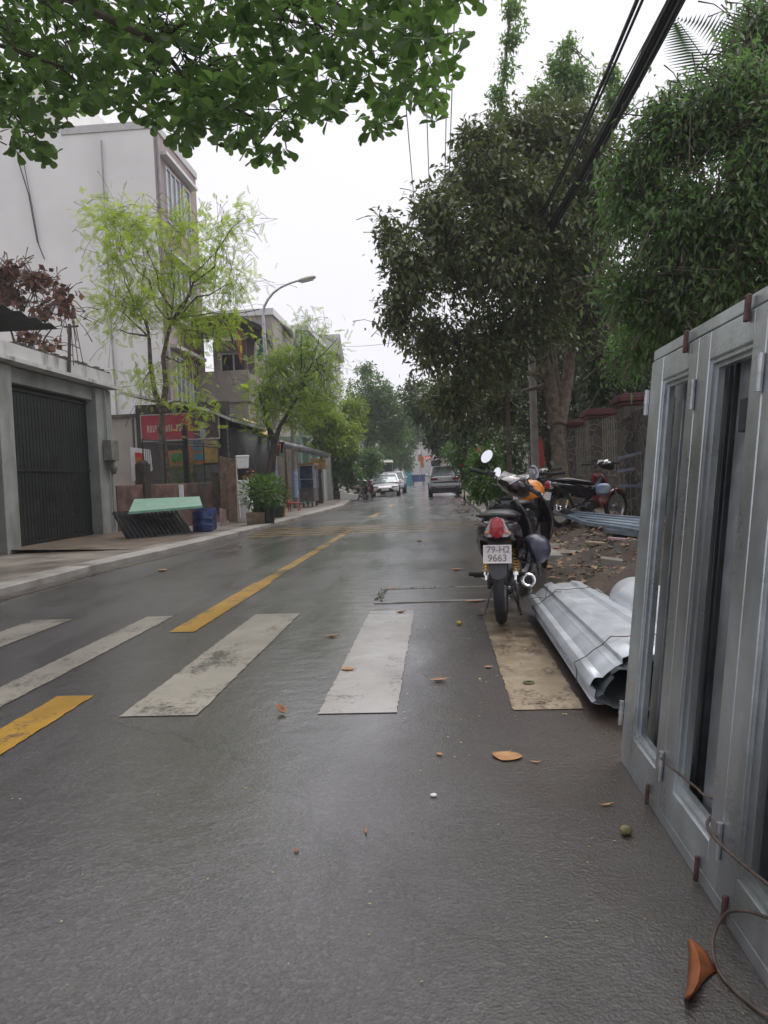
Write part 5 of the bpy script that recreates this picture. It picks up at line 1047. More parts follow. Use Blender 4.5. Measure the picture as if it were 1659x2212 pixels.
# ================================================================== RIGHT SIDE: stone wall with red-capped pillars
M_stonew = mat('dark_stone', (.075, .066, .06), .8, var=.3, vs=5, bump=.6, bs=14)
def stone_mat():
    m = bpy.data.materials.new('rubble_stone'); m.use_nodes = True; t = m.node_tree; N = t.nodes; L = t.links; b = N['Principled BSDF']; c = N.new('ShaderNodeTexCoord')
    v = N.new('ShaderNodeTexVoronoi'); v.feature = 'DISTANCE_TO_EDGE'; v.inputs['Scale'].default_value = 4.2; n = N.new('ShaderNodeTexNoise'); n.inputs['Scale'].default_value = 3
    a = N.new('ShaderNodeVectorMath'); a.operation = 'MULTIPLY_ADD'; a.inputs[1].default_value = (.25, .25, .25); L.new(n.outputs['Color'], a.inputs[0]); L.new(c.outputs['Object'], a.inputs[2]); L.new(a.outputs[0], v.inputs['Vector'])
    v2 = N.new('ShaderNodeTexVoronoi'); v2.inputs['Scale'].default_value = 4.2; L.new(a.outputs[0], v2.inputs['Vector'])
    q = N.new('ShaderNodeMapRange'); q.inputs[1].default_value = .02; q.inputs[2].default_value = .05; L.new(v.outputs['Distance'], q.inputs[0])
    r0 = N.new('ShaderNodeMix'); r0.data_type = 'RGBA'; r0.inputs[6].default_value = (.05, .045, .042, 1); r0.inputs[7].default_value = (.12, .105, .095, 1); sp_ = N.new('ShaderNodeSeparateColor'); L.new(v2.outputs['Color'], sp_.inputs[0]); L.new(sp_.outputs[0], r0.inputs[0])
    r = N.new('ShaderNodeMix'); r.data_type = 'RGBA'; r.inputs[6].default_value = (.22, .19, .15, 1); L.new(q.outputs[0], r.inputs[0]); L.new(r0.outputs[2], r.inputs[7]); L.new(r.outputs[2], b.inputs['Base Color'])
    bp = N.new('ShaderNodeBump'); bp.invert = True; bp.inputs['Strength'].default_value = .6; bp.inputs['Distance'].default_value = .03; L.new(q.outputs[0], bp.inputs['Height']); L.new(bp.outputs[0], b.inputs['Normal']); b.inputs['Roughness'].default_value = .8; return m
M_stonew = stone_mat(); M_redcap = mat('dark_red_cap', (.10, .018, .020), .6, var=.2, vs=4)
sw = thing('stone_wall', (4.4, 20, .08), 'stone pillars with dark red caps and a pale railing fence along the right pavement', 'wall')
for y in (16.9, 20.6, 24.6, 29, 34):
    wbox('pillar', (4.02, y, 0), (4.72, y+.7, 2.45), M_stonew, sw, .02)
    mb = MB(); mb.bb((3.97, y-.05, 2.451), (4.77, y+.75, 2.53)); mb.bb((3.90, y-.12, 2.531), (4.84, y+.82, 2.64)); mb.bb((3.97, y-.05, 2.641), (4.77, y+.75, 2.70)); mb.build('cap', M_redcap, sw, bevel=.012)
for y0, y1 in ((17.62, 20.58), (21.32, 24.58), (25.32, 28.98), (29.72, 33.98)): wbox('base_wall', (4.2, y0, 0), (4.5, y1, .95), M_stonew, sw)
wbox('base_wall', (4.2, 10, 0), (4.5, 16.88, 2.3), M_stonew, sw)
mb = MB(); y = 17.66
while y < 33.9:
    k = any(p-.05 < y < p+.75 for p in (20.6, 24.6, 29.0))
    if not k: mb.bb((4.33, y, .951), (4.35, y+.018, 2.42))
    y += .26
mb.build('railing_bars', mat('railing_cream', (.22, .22, .17), .6, var=.1), sw)
wp = thing('wood_rack', (4.1, 16, .1), 'pale blue-grey steel rack leaning against the nearest stone pillar', 'rack')
mb = MB()
for a, b in (((1335, 1018), (1372, 1012)), ((1335, 990), (1385, 978)), ((1335, 1050), (1395, 1049))): bar(mb, P(*a, 14.5), P(*b, 14.5), .04, .05)
mb.build('shelf', M_frame, wp); mb = MB()
for u in (1336, 1360, 1384): bar(mb, P(u, 985, 14.52), P(u+4, 1115, 14.52), .035, .035)
mb.build('post', M_frame, wp)
cpole = thing('utility_pole', (2.5, 20.0, .08), 'tall grey concrete utility pole beside the forked tree trunk', 'utility pole'); mb = MB(); mb.tube([(2.5, 20, .08), (2.5, 20, 7.6)], [.11, .075], 12); mb.build('pole', M_conc, cpole); mb = MB(); mb.bb((2.1, 19.93, 6.9), (2.9, 20.05, 7.0)); mb.build('crossarm', M_steel_dk, cpole)
for (x, y, lb) in ((1.9, 62, 'distant concrete utility pole rising above the silver car'), (-6.0, 66, 'distant concrete utility pole on the left pavement')):
    t = thing('utility_pole', (x, y, 0), lb, 'utility pole'); mb = MB(); mb.tube([(x, y, 0), (x, y, 7.6)], [.15, .1], 10); mb.build('pole', M_conc, t); mb = MB(); mb.bb((x-.5, y-.08, 6.9), (x+.5, y+.05, 7.0)); mb.build('crossarm', M_steel_dk, t)
for k, (x0, x1, y0, y1, h_, m_, lb) in enumerate(((6.5, 12, 26, 36, 5.5, M_greyw, 'grey house hidden behind the trees beyond the stone wall'), (4.8, 11, 38, 50, 7.5, M_cream_w, 'cream house behind the right hand trees and parked car'), (3.2, 9, 60, 74, 6.5, M_pinkw, 'pink house on the right side beyond the silver car'), (1.8, 8, 80, 98, 6.0, M_whitew, 'white low house far along the right side'), (8.5, 14, 8, 22, 4.5, M_greyw, 'low grey house behind the leafy tree above the steel door'))): house('house', lb, x0, x1, y0, y1, h_, m_)
mb = MB(); mb.poly([P(1161, 962, 22), P(1168, 945, 22), P(1173, 958, 22), P(1177, 1008, 22), P(1166, 1010, 22)], .03, (0, 1, 0)); tag(mb.build('red_flag', mat('bright_red_cloth', (.35, .04, .02), .7)), 'small bright red flag behind the scooters by the tree trunk', 'flag')
# ================================================================== CABLES
M_cable = mat('black_cable', (.012, .012, .013), .6, var=.1)
cb_ = thing('cable_bundle', (2.4, 10, 5.4), 'thick sagging bundle of black cables running overhead toward the right concrete pole', 'cables')
rg = random.Random(2)
def sagline(a, b, sag, n=26): return [Vector(a).lerp(Vector(b), i/n)-Vector((0, 0, sag*4*(i/n)*(1-i/n))) for i in range(n+1)]
for i in range(14):
    dx, dz = rg.gauss(0, .026), rg.gauss(0, .034); mb = MB(); mb.tube(sagline((2.36+dx*1.6, -8, 6.5+dz), (2.42+dx, 20, 6.45+dz), 1.05+rg.uniform(-.03, .03)), rg.choice((.014, .02, .026)), 6); mb.build('cable', M_cable, cb_)
mb = MB(); mb.tube(sagline((2.0, -8, 6.9), (2.3, 20, 6.8), 1.1), .022, 6); mb.build('cable', M_cable, cb_); mb = MB(); mb.tube(sagline((2.08, -8, 6.75), (2.34, 20, 6.75), 1.0), .016, 6); mb.build('cable', M_cable, cb_)
for i, dx in enumerate((.55, .8, .9)): mb = MB(); mb.tube(sagline((2.2+dx, -8, 6.7+.1*i), (2.45, 20, 6.9), .9), .009, 5); mb.build('cable', M_cable, cb_)
M_wirep = mat('pale_wire', (.20, .20, .21), .5, var=.1)
for i, (x, z, lb) in enumerate(((.42, 7.2, 'thin power line high over the road, rightmost of the four'), (.34, 7.2, 'thin power line high over the road, close to the rightmost one'), (.03, 7.0, 'thin power line high over the middle of the road'), (-.28, 7.0, 'thin power line high over the road, leftmost of the four'))):
    mb = MB(); mb.tube(sagline((x, -6, z), (x+.05, 62, z-.2), .35, 40), .008, 5); tag(mb.build('power_line', M_wirep), lb, 'wire', 'power lines along the road')
for i, (u0, v0, Y0, u1, v1, Y1, lb) in enumerate(((745, 748, 50, 905, 728, 42, 'thin line crossing the sky between the far left gable and the dark tree'), (735, 912, 40, 915, 900, 60, 'dark wire crossing in front of the distant dense tree'), (430, 668, 30, 560, 668, 24.5, 'wire running from the balcony house to the street lamp'))):
    mb = MB(); mb.tube(sagline(P(u0, v0, Y0), P(u1, v1, Y1), .15, 12), .014, 5); tag(mb.build('service_wire', M_cable if i else M_wirep), lb, 'wire')
# ================================================================== TREES
# overhanging almond tree, trunk on the left pavement just outside the frame
M_alm = mat('almond_leaf', (.030, .056, .028), .40, col2=(.095, .145, .055), island=True, trans=((.23, .42, .08), .40))
rng = np.random.default_rng(11)
low_u = [-400, 0, 60, 95, 118, 130, 200, 235, 270, 330, 375, 405, 430, 450, 500, 560, 600, 640, 690, 735, 760, 800, 835, 870, 905, 945, 965, 985, 960, 1000, 1030, 1060]
low_v = [330, 320, 345, 360, 350, 272, 282, 250, 250, 290, 310, 322, 310, 275, 345, 372, 372, 285, 295, 235, 258, 300, 305, 245, 255, 310, 240, 150, 100, 60, 45, -60]
order = np.argsort(low_u); lu = np.array(low_u)[order]; lv = np.array(low_v)[order]
alm = thing('almond_tree', (-5.6, 2.4, .08), 'broad-leaved tree whose branches hang over the top left of the road', 'tree')
pos, dirs, sz = [], [], []; tw = MB()
fork = Vector((-5.3, 2.6, 4.2)); limbs = []
mbt = MB(); mbt.tube([(-5.6, 2.4, .05), (-5.55, 2.45, 2.2), (-5.35, 2.6, 3.6), fork], [.24, .19, .17, .15], 12)
for (u, v, Y) in ((150, 150, 6.5), (420, 110, 7.2), (700, 60, 7.5), (900, 110, 7.8), (60, 270, 6.5), (560, 260, 7.0), (880, -200, 7), (300, -350, 6), (-200, 100, 5)):
    e = P(u, v, Y); pts = curve_pts(fork, e, 10, .25, .02, rng); limbs.append(pts); mbt.tube(pts, [.075-.063*i/10 for i in range(11)], 7)
mbt.build('trunk', M_bark, alm)
for k in range(2300):
    for _ in range(20):
        u = rng.uniform(-350, 1040) if k < 1900 else rng.uniform(-350, 1000); v = rng.uniform(-150, 372) if k < 1750 else rng.uniform(-700, -50)  # later rosettes sit unseen above the view, added to shade the crown
        if v < np.interp(u, lu, lv)-16: break
    if u > 640 and rng.random() < .22: continue
    Y = rng.uniform(5.6, 8.2); c = np.array(P(u, v, Y)); n = rng.integers(5, 9); ax = rng.normal(0, .35, 3)+np.array([.1, 0, -.55 if rng.random() < .5 else .4])
    for j in range(n):
        a = 2*math.pi*j/n+rng.uniform(-.3, .3); d = np.array([math.cos(a), math.sin(a), 0])*.8+ax*.8+rng.normal(0, .12, 3); pos.append(c+rng.normal(0, .012, 3)); dirs.append(d); sz.append(.135*(.45+.8*rng.random()))
    if k % 3 == 0:
        lm_ = min((p for l in limbs for p in l), key=lambda p: (p-Vector(c)).length)
        if (lm_-Vector(c)).length > 1.0: continue
        lm_ = lm_+Vector(rng.normal(0, .12, 3)); mid = lm_.lerp(Vector(c), .5)+Vector((0, 0, .05)); tw.tube([lm_, mid, Vector(c)], [.008, .005, .003], 4, False)
tw.build('branches', M_bark_dk, alm)
leaves('crown', T_obov(), np.array(pos), np.array(dirs), np.array(sz), M_alm, alm, rng, .5)
# big dark tree, right
M_big = mat('big_tree_leaf', (.040, .066, .022), .36, col2=(.17, .195, .075), island=True, trans=((.14, .20, .04), .2))
bb = [blobp(*q) for q in ((945, 480, 75, 100, 15), (885, 590, 75, 95, 14.6), (860, 690, 50, 60, 15), (1050, 400, 105, 125, 16), (1190, 340, 110, 130, 17), (1280, 420, 90, 170, 17.5), (1040, 560, 150, 130, 15.5), (1190, 560, 140, 150, 17), (930, 745, 65, 85, 16), (1040, 760, 110, 110, 16.5), (1150, 700, 110, 90, 16.5), (1270, 680, 90, 90, 18), (980, 860, 75, 75, 17.5), (1085, 880, 60, 60, 18), (1030, 300, 55, 45, 15.8), (1120, 300, 80, 80, 16.5), (1240, 290, 80, 80, 17.3), (840, 520, 40, 60, 15), (1130, 450, 120, 110, 15.8))]
tk = [[(2.80, 17.9, .05), (2.82, 18, 1.0), (2.76, 18, 2.4)], [(2.76, 18, 2.2), (2.65, 18, 3.2), (2.25, 17.6, 4.6), (1.9, 17.2, 6.0)], [(2.80, 18, 2.2), (3.1, 18.1, 3.4), (3.3, 18.2, 5.2), (3.2, 18, 7)]]
make_tree('shade_tree', 'large dark bushy tree with a forked brown trunk over the right side of the road', 'tree', (2.8, 18, .08), tk, .26, bb, 4300, 13, T_ellip(.22), .155, M_big, M_bark_lt, 5, -.35, forks=[(2.25, 17.6, 4.6), (1.9, 17.2, 6.0), (3.3, 18.2, 5.2), (3.2, 18, 7), (2.65, 18, 3.2)], spread=.25, shell=.33, tw_r=.005, limb_r=.07)
# vine-grown spikes above it
M_vine = mat('vine_leaf', (.07, .13, .05), .45, col2=(.16, .25, .09), island=True, trans=((.25, .42, .10), .4))
make_tree('vine_column', 'slender vine-covered pole rising into the sky above the dark tree', 'vine', (1.6, 17.4, .08), [(1.6, 17.4, .1), P(1090, 700, 17.4), P(1075, 300, 17.4), P(1090, 150, 17.4), P(1106, -10, 17.4)], .05, [blobp(*q) for q in ((1106, 20, 14, 28, 17.4), (1104, 90, 16, 22, 17.4), (1122, 62, 10, 12, 17.4), (1095, 150, 11, 30, 17.4), (1078, 210, 16, 24, 17.4), (1080, 262, 16, 30, 17.4))], 240, 7, T_ellip(.2), .13, M_vine, M_bark, 6, -.4, twig_len=.3, limb_r=.01, forks=[P(1090, 150, 17.4)], shell=.6, twig_vis=False)
make_tree('vine_clump', 'green vine-covered treetop poking up behind the dark tree', 'vine', (3.4, 20, .08), [(3.4, 20, .1), (3.0, 20, 5), P(1225, 200, 20), P(1228, 100, 20)], .07, [blobp(*q) for q in ((1228, 100, 24, 28, 20), (1205, 150, 30, 32, 20), (1240, 190, 55, 60, 20), (1175, 220, 45, 50, 20), (1322, 165, 18, 30, 20), (1330, 220, 40, 50, 20))], 620, 9, T_ellip(.2), .15, M_vine, M_bark, 7, -.3, twig_len=.4, limb_r=.02, twig_vis=False)
# leafy bright tree above the steel door
M_near = mat('near_tree_leaf', (.030, .062, .022), .40, col2=(.145, .21, .075), island=True, trans=((.20, .38, .09), .38))
nb = [blobp(*q) for q in ((1380, 420, 95, 130, 9.5), (1350, 640, 70, 80, 9), (1460, 300, 110, 100, 9.5), (1590, 250, 120, 130, 9), (1480, 520, 130, 140, 9), (1620, 480, 120, 150, 8.5), (1440, 690, 100, 80, 9), (1560, 660, 130, 90, 8.6), (1700, 350, 120, 200, 8.5), (1720, 620, 100, 140, 8.5), (1400, 760, 70, 55, 10), (1650, 90, 90, 90, 9.5), (1500, 760, 80, 50, 9.5), (1350, 780, 45, 60, 11))]
make_tree('leafy_tree', 'leafy green tree with drooping pointed leaves behind and above the steel door', 'tree', (3.75, 9.3, .08), [(3.75, 9.3, .05), (3.7, 9.3, 2.0), (3.6, 9.2, 3.4)], .17, nb, 3300, 13, T_ellip(.17), .105, M_near, M_bark, 8, -.8, forks=[(3.6, 9.2, 3.4)], spread=.3, shell=.42, tw_r=.005, limb_r=.05)
# palm behind it
M_palm = mat('palm_leaf', (.022, .050, .018), .4, col2=(.06, .10, .04), island=True, trans=((.07, .15, .04), .2))
def T_frond(n=26):
    v = []; f = []
    for i in range(n):
        t = .15+.85*i/(n-1); z = .25*t-.55*t*t; l = .30*math.sin(math.pi*min(1, t*.9+.12))+.06
        for s_ in (-1, 1): k = len(v); v += [(0, t, z), (s_*l*.5, t+l*.30, z-.01), (s_*l, t+l*.55, z-.10*l-.06), (s_*l*.5, t+l*.30-.022, z-.015)]; f.append((k, k+1, k+2, k+3))
    k = len(v); v += [(-.008, 0, 0), (.008, 0, 0), (.003, 1, -.3), (-.003, 1, -.3)]; f.append((k, k+1, k+2, k+3)); return np.array(v), f
pt = thing('palm_tree', (5.6, 13.0, .08), 'palm with long spiky fronds at the top right behind the leafy tree', 'palm tree'); top = P(1590, 230, 13.0); pt.location = (top.x, top.y, .08)
mb = MB(); mb.tube([(top.x, top.y, .1), (top.x-.1, top.y, 3), top], [.14, .12, .09], 10); mb.build('trunk', M_bark, pt); n = 26; rng = np.random.default_rng(9)
an = rng.random(n)*6.28; el = rng.uniform(-.3, .9, n); leaves('crown', T_frond(), np.tile(np.array(top), (n, 1))+rng.normal(0, .05, (n, 3)), np.stack([np.cos(an)*np.cos(el), np.sin(an)*np.cos(el), np.sin(el)], 1), rng.uniform(1.5, 2.2, n), M_palm, pt, rng, .1)
# dark growth behind the trunk and along the right pavement
M_bg = mat('background_leaf', (.018, .036, .012), .5, col2=(.065, .095, .028), island=True, trans=((.08, .14, .02), .2))
for k, (bs, seed, nt_, lb, m_) in enumerate((
    (((1030, 850, 70, 90, 27), (1100, 800, 80, 100, 27), (1090, 930, 60, 60, 27), (1010, 930, 50, 60, 27)), 21, 800, 'dark tree further back between the silver car and the concrete pole', M_bg),
    (((1180, 800, 90, 110, 28), (1250, 760, 90, 120, 28), (1220, 930, 90, 80, 28), (1300, 900, 80, 110, 28), (1350, 800, 70, 90, 28), (1130, 900, 60, 100, 28)), 22, 1300, 'dense dark tree behind the forked trunk', M_bg),
    (((1310, 700, 90, 120, 22), (1400, 700, 90, 120, 22), (1300, 840, 60, 60, 22), (1380, 840, 60, 50, 23)), 23, 900, 'dark leafy tree behind the stone wall', M_bg),
    (((930, 880, 60, 50, 40), (960, 950, 50, 50, 40), (900, 850, 40, 40, 42), (1000, 990, 40, 40, 38)), 24, 700, 'olive green tree over the parked silver car', M_leaf_dark))):
    bl = [blobp(*q) for q in bs]; Y = bs[0][4]; cx = max(sum(b[0].x for b in bl)/len(bl), xr(Y)+1.2)
    make_tree('background_tree', lb, 'tree', (cx, Y, .08), [(cx, Y, .05), (cx, Y, 1.5), (cx+.1, Y, 2.6)], .14, bl, nt_, 11, T_ellip(.2), .22 if Y < 35 else .28, m_, M_bark_dk, seed, -.4, spread=.35, shell=.4, twig_vis=False, group='trees behind the right pavement')
for k, (bs, sd, nt_, lb) in enumerate(((((1050, 1010, 45, 55, 19), (1080, 1050, 40, 45, 18), (1040, 1060, 30, 32, 18.5)), 31, 420, 'leafy bush at the right kerb beside the nearest motorbike'), (((1000, 985, 45, 40, 32), (1010, 1030, 30, 40, 32), (965, 975, 18, 14, 33)), 32, 420, 'bright green bush drooping over the rear of the silver car'), (((1100, 985, 50, 70, 23), (1060, 960, 50, 50, 24)), 33, 420, 'dark bush between the kerb bush and the concrete pole'))):
    bl = [blobp(*q) for q in bs]; c0 = bl[0][0]
    make_tree('bush', lb, 'bush', (c0.x, c0.y, .08), [(c0.x, c0.y, .05), (c0.x, c0.y, .4)], .04, bl, nt_, 9, T_ellip(.2), .15, M_leaf_mid if k != 2 else M_bg, M_bark_dk, sd, -.4, spread=.22, shell=.5, twig_vis=False, limb_r=.02, group='bushes along the right kerb', lname='foliage')
rng = np.random.default_rng(3); q = P(1085, 985, 22); leaves('red_blossom', T_ellip(.5), np.array([tuple(P(u, v, Y)) for u, v, Y in ((1045, 945, 18), (1060, 985, 18), (983, 962, 31), (1003, 992, 31), (1035, 967, 20), (1000, 1003, 20))]), rng.normal(0, 1, (6, 3)), np.full(6, .14), mat('red_petal', (.5, .03, .03), .6), None, rng)
bpy.context.scene.objects['red_blossom']['kind'] = 'stuff'; tag(bpy.context.scene.objects['red_blossom'], 'few small red blossoms in the bushes at the right kerb', 'blossom')
# left trees: feathery ones
M_mor = mat('feathery_leaf', (.14, .24, .02), .5, col2=(.33, .42, .04), island=True, trans=((.50, .66, .05), .5))
M_mor2 = mat('feathery_leaf_green', (.11, .19, .03), .5, col2=(.26, .34, .055), island=True, trans=((.38, .54, .07), .5))
tkA = [[(-7.0, 19.6, .05), (-7.02, 19.6, 1.2), P(348, 930, 19.6), P(352, 885, 19.6)], [P(352, 890, 19.6), P(335, 850, 19.6), P(325, 790, 19.4), P(322, 730, 19.2)], [P(352, 890, 19.6), P(358, 830, 19.7), P(352, 770, 19.8), P(368, 700, 20)]]
fA = [P(322, 730, 19.2), P(368, 700, 20), P(325, 790, 19.4), P(352, 770, 19.8), P(352, 870, 19.6)]
blA = [blobp(*q) for q in ((230, 470, 55, 40, 19), (300, 500, 60, 55, 19.5), (390, 490, 50, 50, 20), (480, 510, 50, 40, 19), (530, 470, 30, 28, 18.6), (250, 560, 60, 50, 18.8), (350, 590, 60, 50, 20), (440, 590, 60, 50, 20), (505, 610, 45, 35, 19.5), (240, 660, 40, 45, 19), (300, 660, 50, 50, 19), (400, 680, 60, 50, 20), (480, 680, 35, 35, 20), (250, 715, 35, 15, 19), (310, 830, 35, 35, 18.8), (400, 790, 40, 30, 20), (415, 880, 30, 25, 18.6), (435, 900, 18, 30, 18.6), (470, 730, 35, 25, 20))]
make_tree('feathery_tree', 'bright yellow-green feathery tree growing behind the grimy low wall', 'tree', (-7.0, 19.6, .08), tkA, .13, blA, 850, 4, T_pinn(8, .22, .075), .25, M_mor, M_bark, 41, -.1, forks=fA, spread=.65, shell=.5, tw_r=.004, limb_r=.032, twig_len=.7, tilt=.7, outward=.5)
tkB = [[(-5.35, 23.3, .05), P(588, 1010, 23.4), P(592, 960, 23.4), P(585, 930, 23.4)], [P(592, 960, 23.4), P(605, 920, 23.5), P(635, 870, 23.5), P(650, 840, 23.5)], [P(588, 950, 23.4), P(575, 900, 23.4), P(562, 860, 23.4)], [P(568, 1090, 23.1), P(580, 1030, 23.1), P(590, 960, 23.3)]]
fB = [P(650, 840, 23.5), P(562, 860, 23.4), P(585, 930, 23.4), P(605, 920, 23.5)]
blB = [blobp(*q) for q in ((560, 840, 40, 40, 23.4), (600, 790, 50, 45, 24), (660, 770, 50, 45, 24), (700, 800, 40, 50, 24.5), (640, 850, 60, 45, 23.6), (700, 860, 40, 45, 25), (560, 900, 30, 30, 23), (650, 705, 18, 22, 24), (690, 725, 28, 16, 24), (730, 730, 22, 10, 24), (590, 870, 40, 40, 24), (640, 900, 50, 30, 24.5))]
make_tree('feathery_tree', 'green feathery tree with a leaning dark double trunk beside the street lamp', 'tree', (-5.35, 23.3, .08), tkB, .12, blB, 800, 4, T_pinn(8, .22, .075), .24, M_mor2, M_bark_dk, 42, -.1, forks=fB, spread=.65, shell=.45, tw_r=.004, limb_r=.035, twig_len=.7, tilt=.7, outward=.5)
for k, (bs, sd, nt_, sz_, m_, lb, bx) in enumerate((
    (((700, 910, 50, 40, 36), (740, 940, 45, 40, 37), (680, 880, 40, 40, 36), (760, 890, 35, 40, 40), (720, 960, 60, 25, 36)), 51, 900, .24, M_leaf_yel, 'yellow-green tree over the mustard sign box', (-5.6, 36)),
    (((800, 860, 60, 60, 60), (850, 890, 50, 50, 60), (790, 920, 55, 50, 60), (850, 940, 40, 40, 62), (790, 800, 25, 22, 60)), 52, 1300, .30, M_leaf_mid, 'dense dark green round tree beyond the shops', (-5.6, 60)),
    (((860, 960, 50, 40, 80), (900, 930, 40, 40, 82), (820, 980, 50, 25, 78), (920, 890, 40, 50, 85)), 53, 900, .36, M_leaf_mid, 'tree further down arching toward the road gap', (-6.2, 80)),
    (((875, 1000, 28, 22, 98), (850, 990, 30, 25, 98), (905, 900, 45, 40, 100)), 54, 500, .5, M_leaf_mid, 'small distant tree at the far street end', (-6, 98)),
    (((730, 1010, 40, 40, 43.5), (760, 1035, 30, 30, 44), (790, 1020, 35, 35, 50), (745, 980, 40, 25, 43), (800, 990, 30, 25, 50)), 55, 900, .26, M_leaf_mid, 'bushy growth over the pavement beyond the white pillar', (-5.9, 44)))):
    bl = [blobp(*q) for q in bs]; Y = bx[1]
    make_tree('street_tree', lb, 'tree', (bx[0], Y, .08), [(bx[0], Y, .05), (bx[0], Y, 1.4), (bx[0]+.2, Y, 2.4)], .13, bl, nt_, 10, T_ellip(.2), sz_, m_, M_bark_dk, sd, -.3, spread=.4, shell=.4, twig_vis=False, limb_r=.05, group='trees down the left side')
# bare tree with brown dead leaves behind the garage parapet
M_dead = mat('dead_leaf', (.11, .045, .030), .7, col2=(.26, .13, .085), island=True)
blD = [blobp(*q) for q in ((30, 590, 45, 30, 18.5), (80, 610, 45, 35, 18.5), (130, 640, 40, 30, 18.5), (30, 650, 40, 30, 18.5), (90, 680, 40, 25, 18.5), (150, 670, 25, 20, 18.5), (60, 735, 45, 15, 18.5), (0, 610, 40, 40, 18.5), (110, 750, 40, 15, 18.5))]
make_tree('withered_tree', 'bare tree with brown withered leaves behind the garage parapet', 'tree', (-9.3, 18.5, .08), [(-9.3, 18.5, .05), (-9.3, 18.5, 2.5), P(45, 800, 18.5)], .10, blD, 210, 3, T_ellip(.45), .19, M_dead, M_bark, 61, -.2, spread=.16, shell=.6, tw_r=.008, limb_r=.03, tilt=1.0, lname='withered_leaves')
# ================================================================== FALLEN LEAVES AND LITTER
M_lf1 = mat('fallen_orange', (.30, .13, .045), .55, var=.2, vs=20, col2=(.46, .26, .11)); M_lf2 = mat('fallen_brown', (.20, .085, .04), .5, var=.25, vs=25, col2=(.36, .19, .10)); M_lf3 = mat('fallen_rust', (.19, .055, .018), .45, col2=(.36, .12, .035), vs=14)
def fallen(u, v, ln, rz, m, label, curl=.3, wd=.30, tilt=0, z=.004):
    q = G(u, v); g_ = MB(); secs = []; n = 9
    for i in range(n+1):
        t = i/n; w_ = wd*ln*math.sin(math.pi*min(1, t*.93+.03))**.8*(1.25-.5*t); row = []
        for j in range(-3, 4):
            k = j/3; row.append((k*w_*(1-.15*curl), (t-.5)*ln, ln*(curl*.5*(k*k)*w_/ln*1.6+curl*.25*(2*t-1)**2+.01*math.sin(9*t+3*k))))
        secs.append(row)
    g_.loft(secs, closed=False); g_.tube([(0, -.5*ln, ln*curl*.25), (0, -.66*ln, ln*curl*.3)], .0015, 5)
    o = g_.build('fallen_leaf', m, world=False, solid=.0012); o.location = (q.x, q.y, z); o.rotation_euler = (R(tilt), 0, R(rz)); return tag(o, label, 'leaf', 'fallen leaves on the road')
fallen(1095, 1636, .095, 160, M_lf1, 'flat pale orange fan-shaped leaf in the foreground right of the middle', .08, .62)
lfm = MB(); rows = []
for l_, m_, r_2 in (((1486, 2032), (1494, 2029), (1500, 2032)), ((1488, 2065), (1507, 2058), (1527, 2056)), ((1487, 2098), (1513, 2090), (1548, 2098)), ((1484, 2130), (1508, 2122), (1524, 2114)), ((1480, 2148), (1496, 2144), (1506, 2138)), ((1477, 2158), (1482, 2158), (1487, 2157))):
    a, b, c = G(*l_, .003), G(*m_, .026), G(*r_2, .003); rows.append([a, a.lerp(b, .5)+Vector((0, 0, .004)), b, b.lerp(c, .35)-Vector((0, 0, .002)), b.lerp(c, .7)-Vector((0, 0, .003)), c])
lfm.loft(rows, closed=False); tag(lfm.build('fallen_leaf', M_lf3, solid=.001, sharp=60), 'large folded rust-orange leaf near the bottom right', 'leaf', 'fallen leaves on the road')
fallen(606, 1541, .075, 40, M_lf2, 'curled brown leaf with an upright tip before the left stripe', .95, .34, 25, .012)
fallen(750, 1448, .085, 75, M_lf1, 'orange-brown leaf lying across the middle white stripe', .3, .36)
fallen(948, 1472, .10, 95, M_lf2, 'long curled brown leaf between the middle and right stripes', .5, .22)
fallen(716, 1376, .085, 85, M_lf2, 'reddish curled leaf left of the middle stripe top', .5, .26)
fallen(865, 1324, .08, 100, M_lf2, 'dark curled leaf at the far end of the middle stripe', .6, .28)
fallen(949, 1631, .028, 30, M_lf1, 'tiny orange leaf scrap in the foreground middle', .3, .45)
fallen(1308, 1741, .04, 100, M_lf1, 'thin yellow leaf scrap near the steel door', .4, .16)
fallen(1155, 1648, .035, 70, M_lf1, 'small yellow scrap just right of the fan-shaped leaf', .4, .16)
fallen(790, 1795, .045, 8, M_lf2, 'thin curved brown twig-like leaf below the small puddle', .2, .09)
fallen(640, 1840, .016, 50, M_lf3, 'tiny reddish speck of leaf in the left foreground', .3, .45)
fallen(1054, 1443, .05, 90, M_lf2, 'small dark leaf scrap beside the right stripe', .4, .35)
fallen(906, 1170, .14, 60, M_lf2, 'dark leaf on the road ahead of the utility cover', .4, .35); fallen(350, 1234, .16, 60, M_lf1, 'small orange leaf on the left lane near the kerb', .4, .35)
fallen(985, 1232, .14, 95, M_lf2, 'brown leaf on the wet road left of the motorbike', .4, .3); fallen(845, 1273, .10, 95, M_lf2, 'brown leaf lying at the edge of the utility cover', .3, .25)
fallen(1025, 1300, .20, 95, M_lf2, 'long dry leaf against the bottom edge of the utility cover', .3, .16); fallen(520, 1100+80, .12, 20, M_lf2, 'dark leaf in the left lane beyond the first kerb bend', .3, .3)
def fruit(u, v, r, m, label):
    q = G(u, v); g_ = MB(); g_.ell((0, 0, r*.85), (r*1.1, r, r*.85), 14, 10); o = g_.build('fallen_fruit', m, world=False); o.location = q; return tag(o, label, 'fruit')
fruit(992, 1350, .019, mat('fruit_yellow', (.45, .33, .05), .4, var=.2, vs=40), 'small round yellow fruit on the road left of the motorbike wheel'); o = fruit(1353, 1803, .017, mat('fruit_green', (.17, .16, .06), .5, var=.3, vs=60), 'small dented greenish fruit near the steel door')
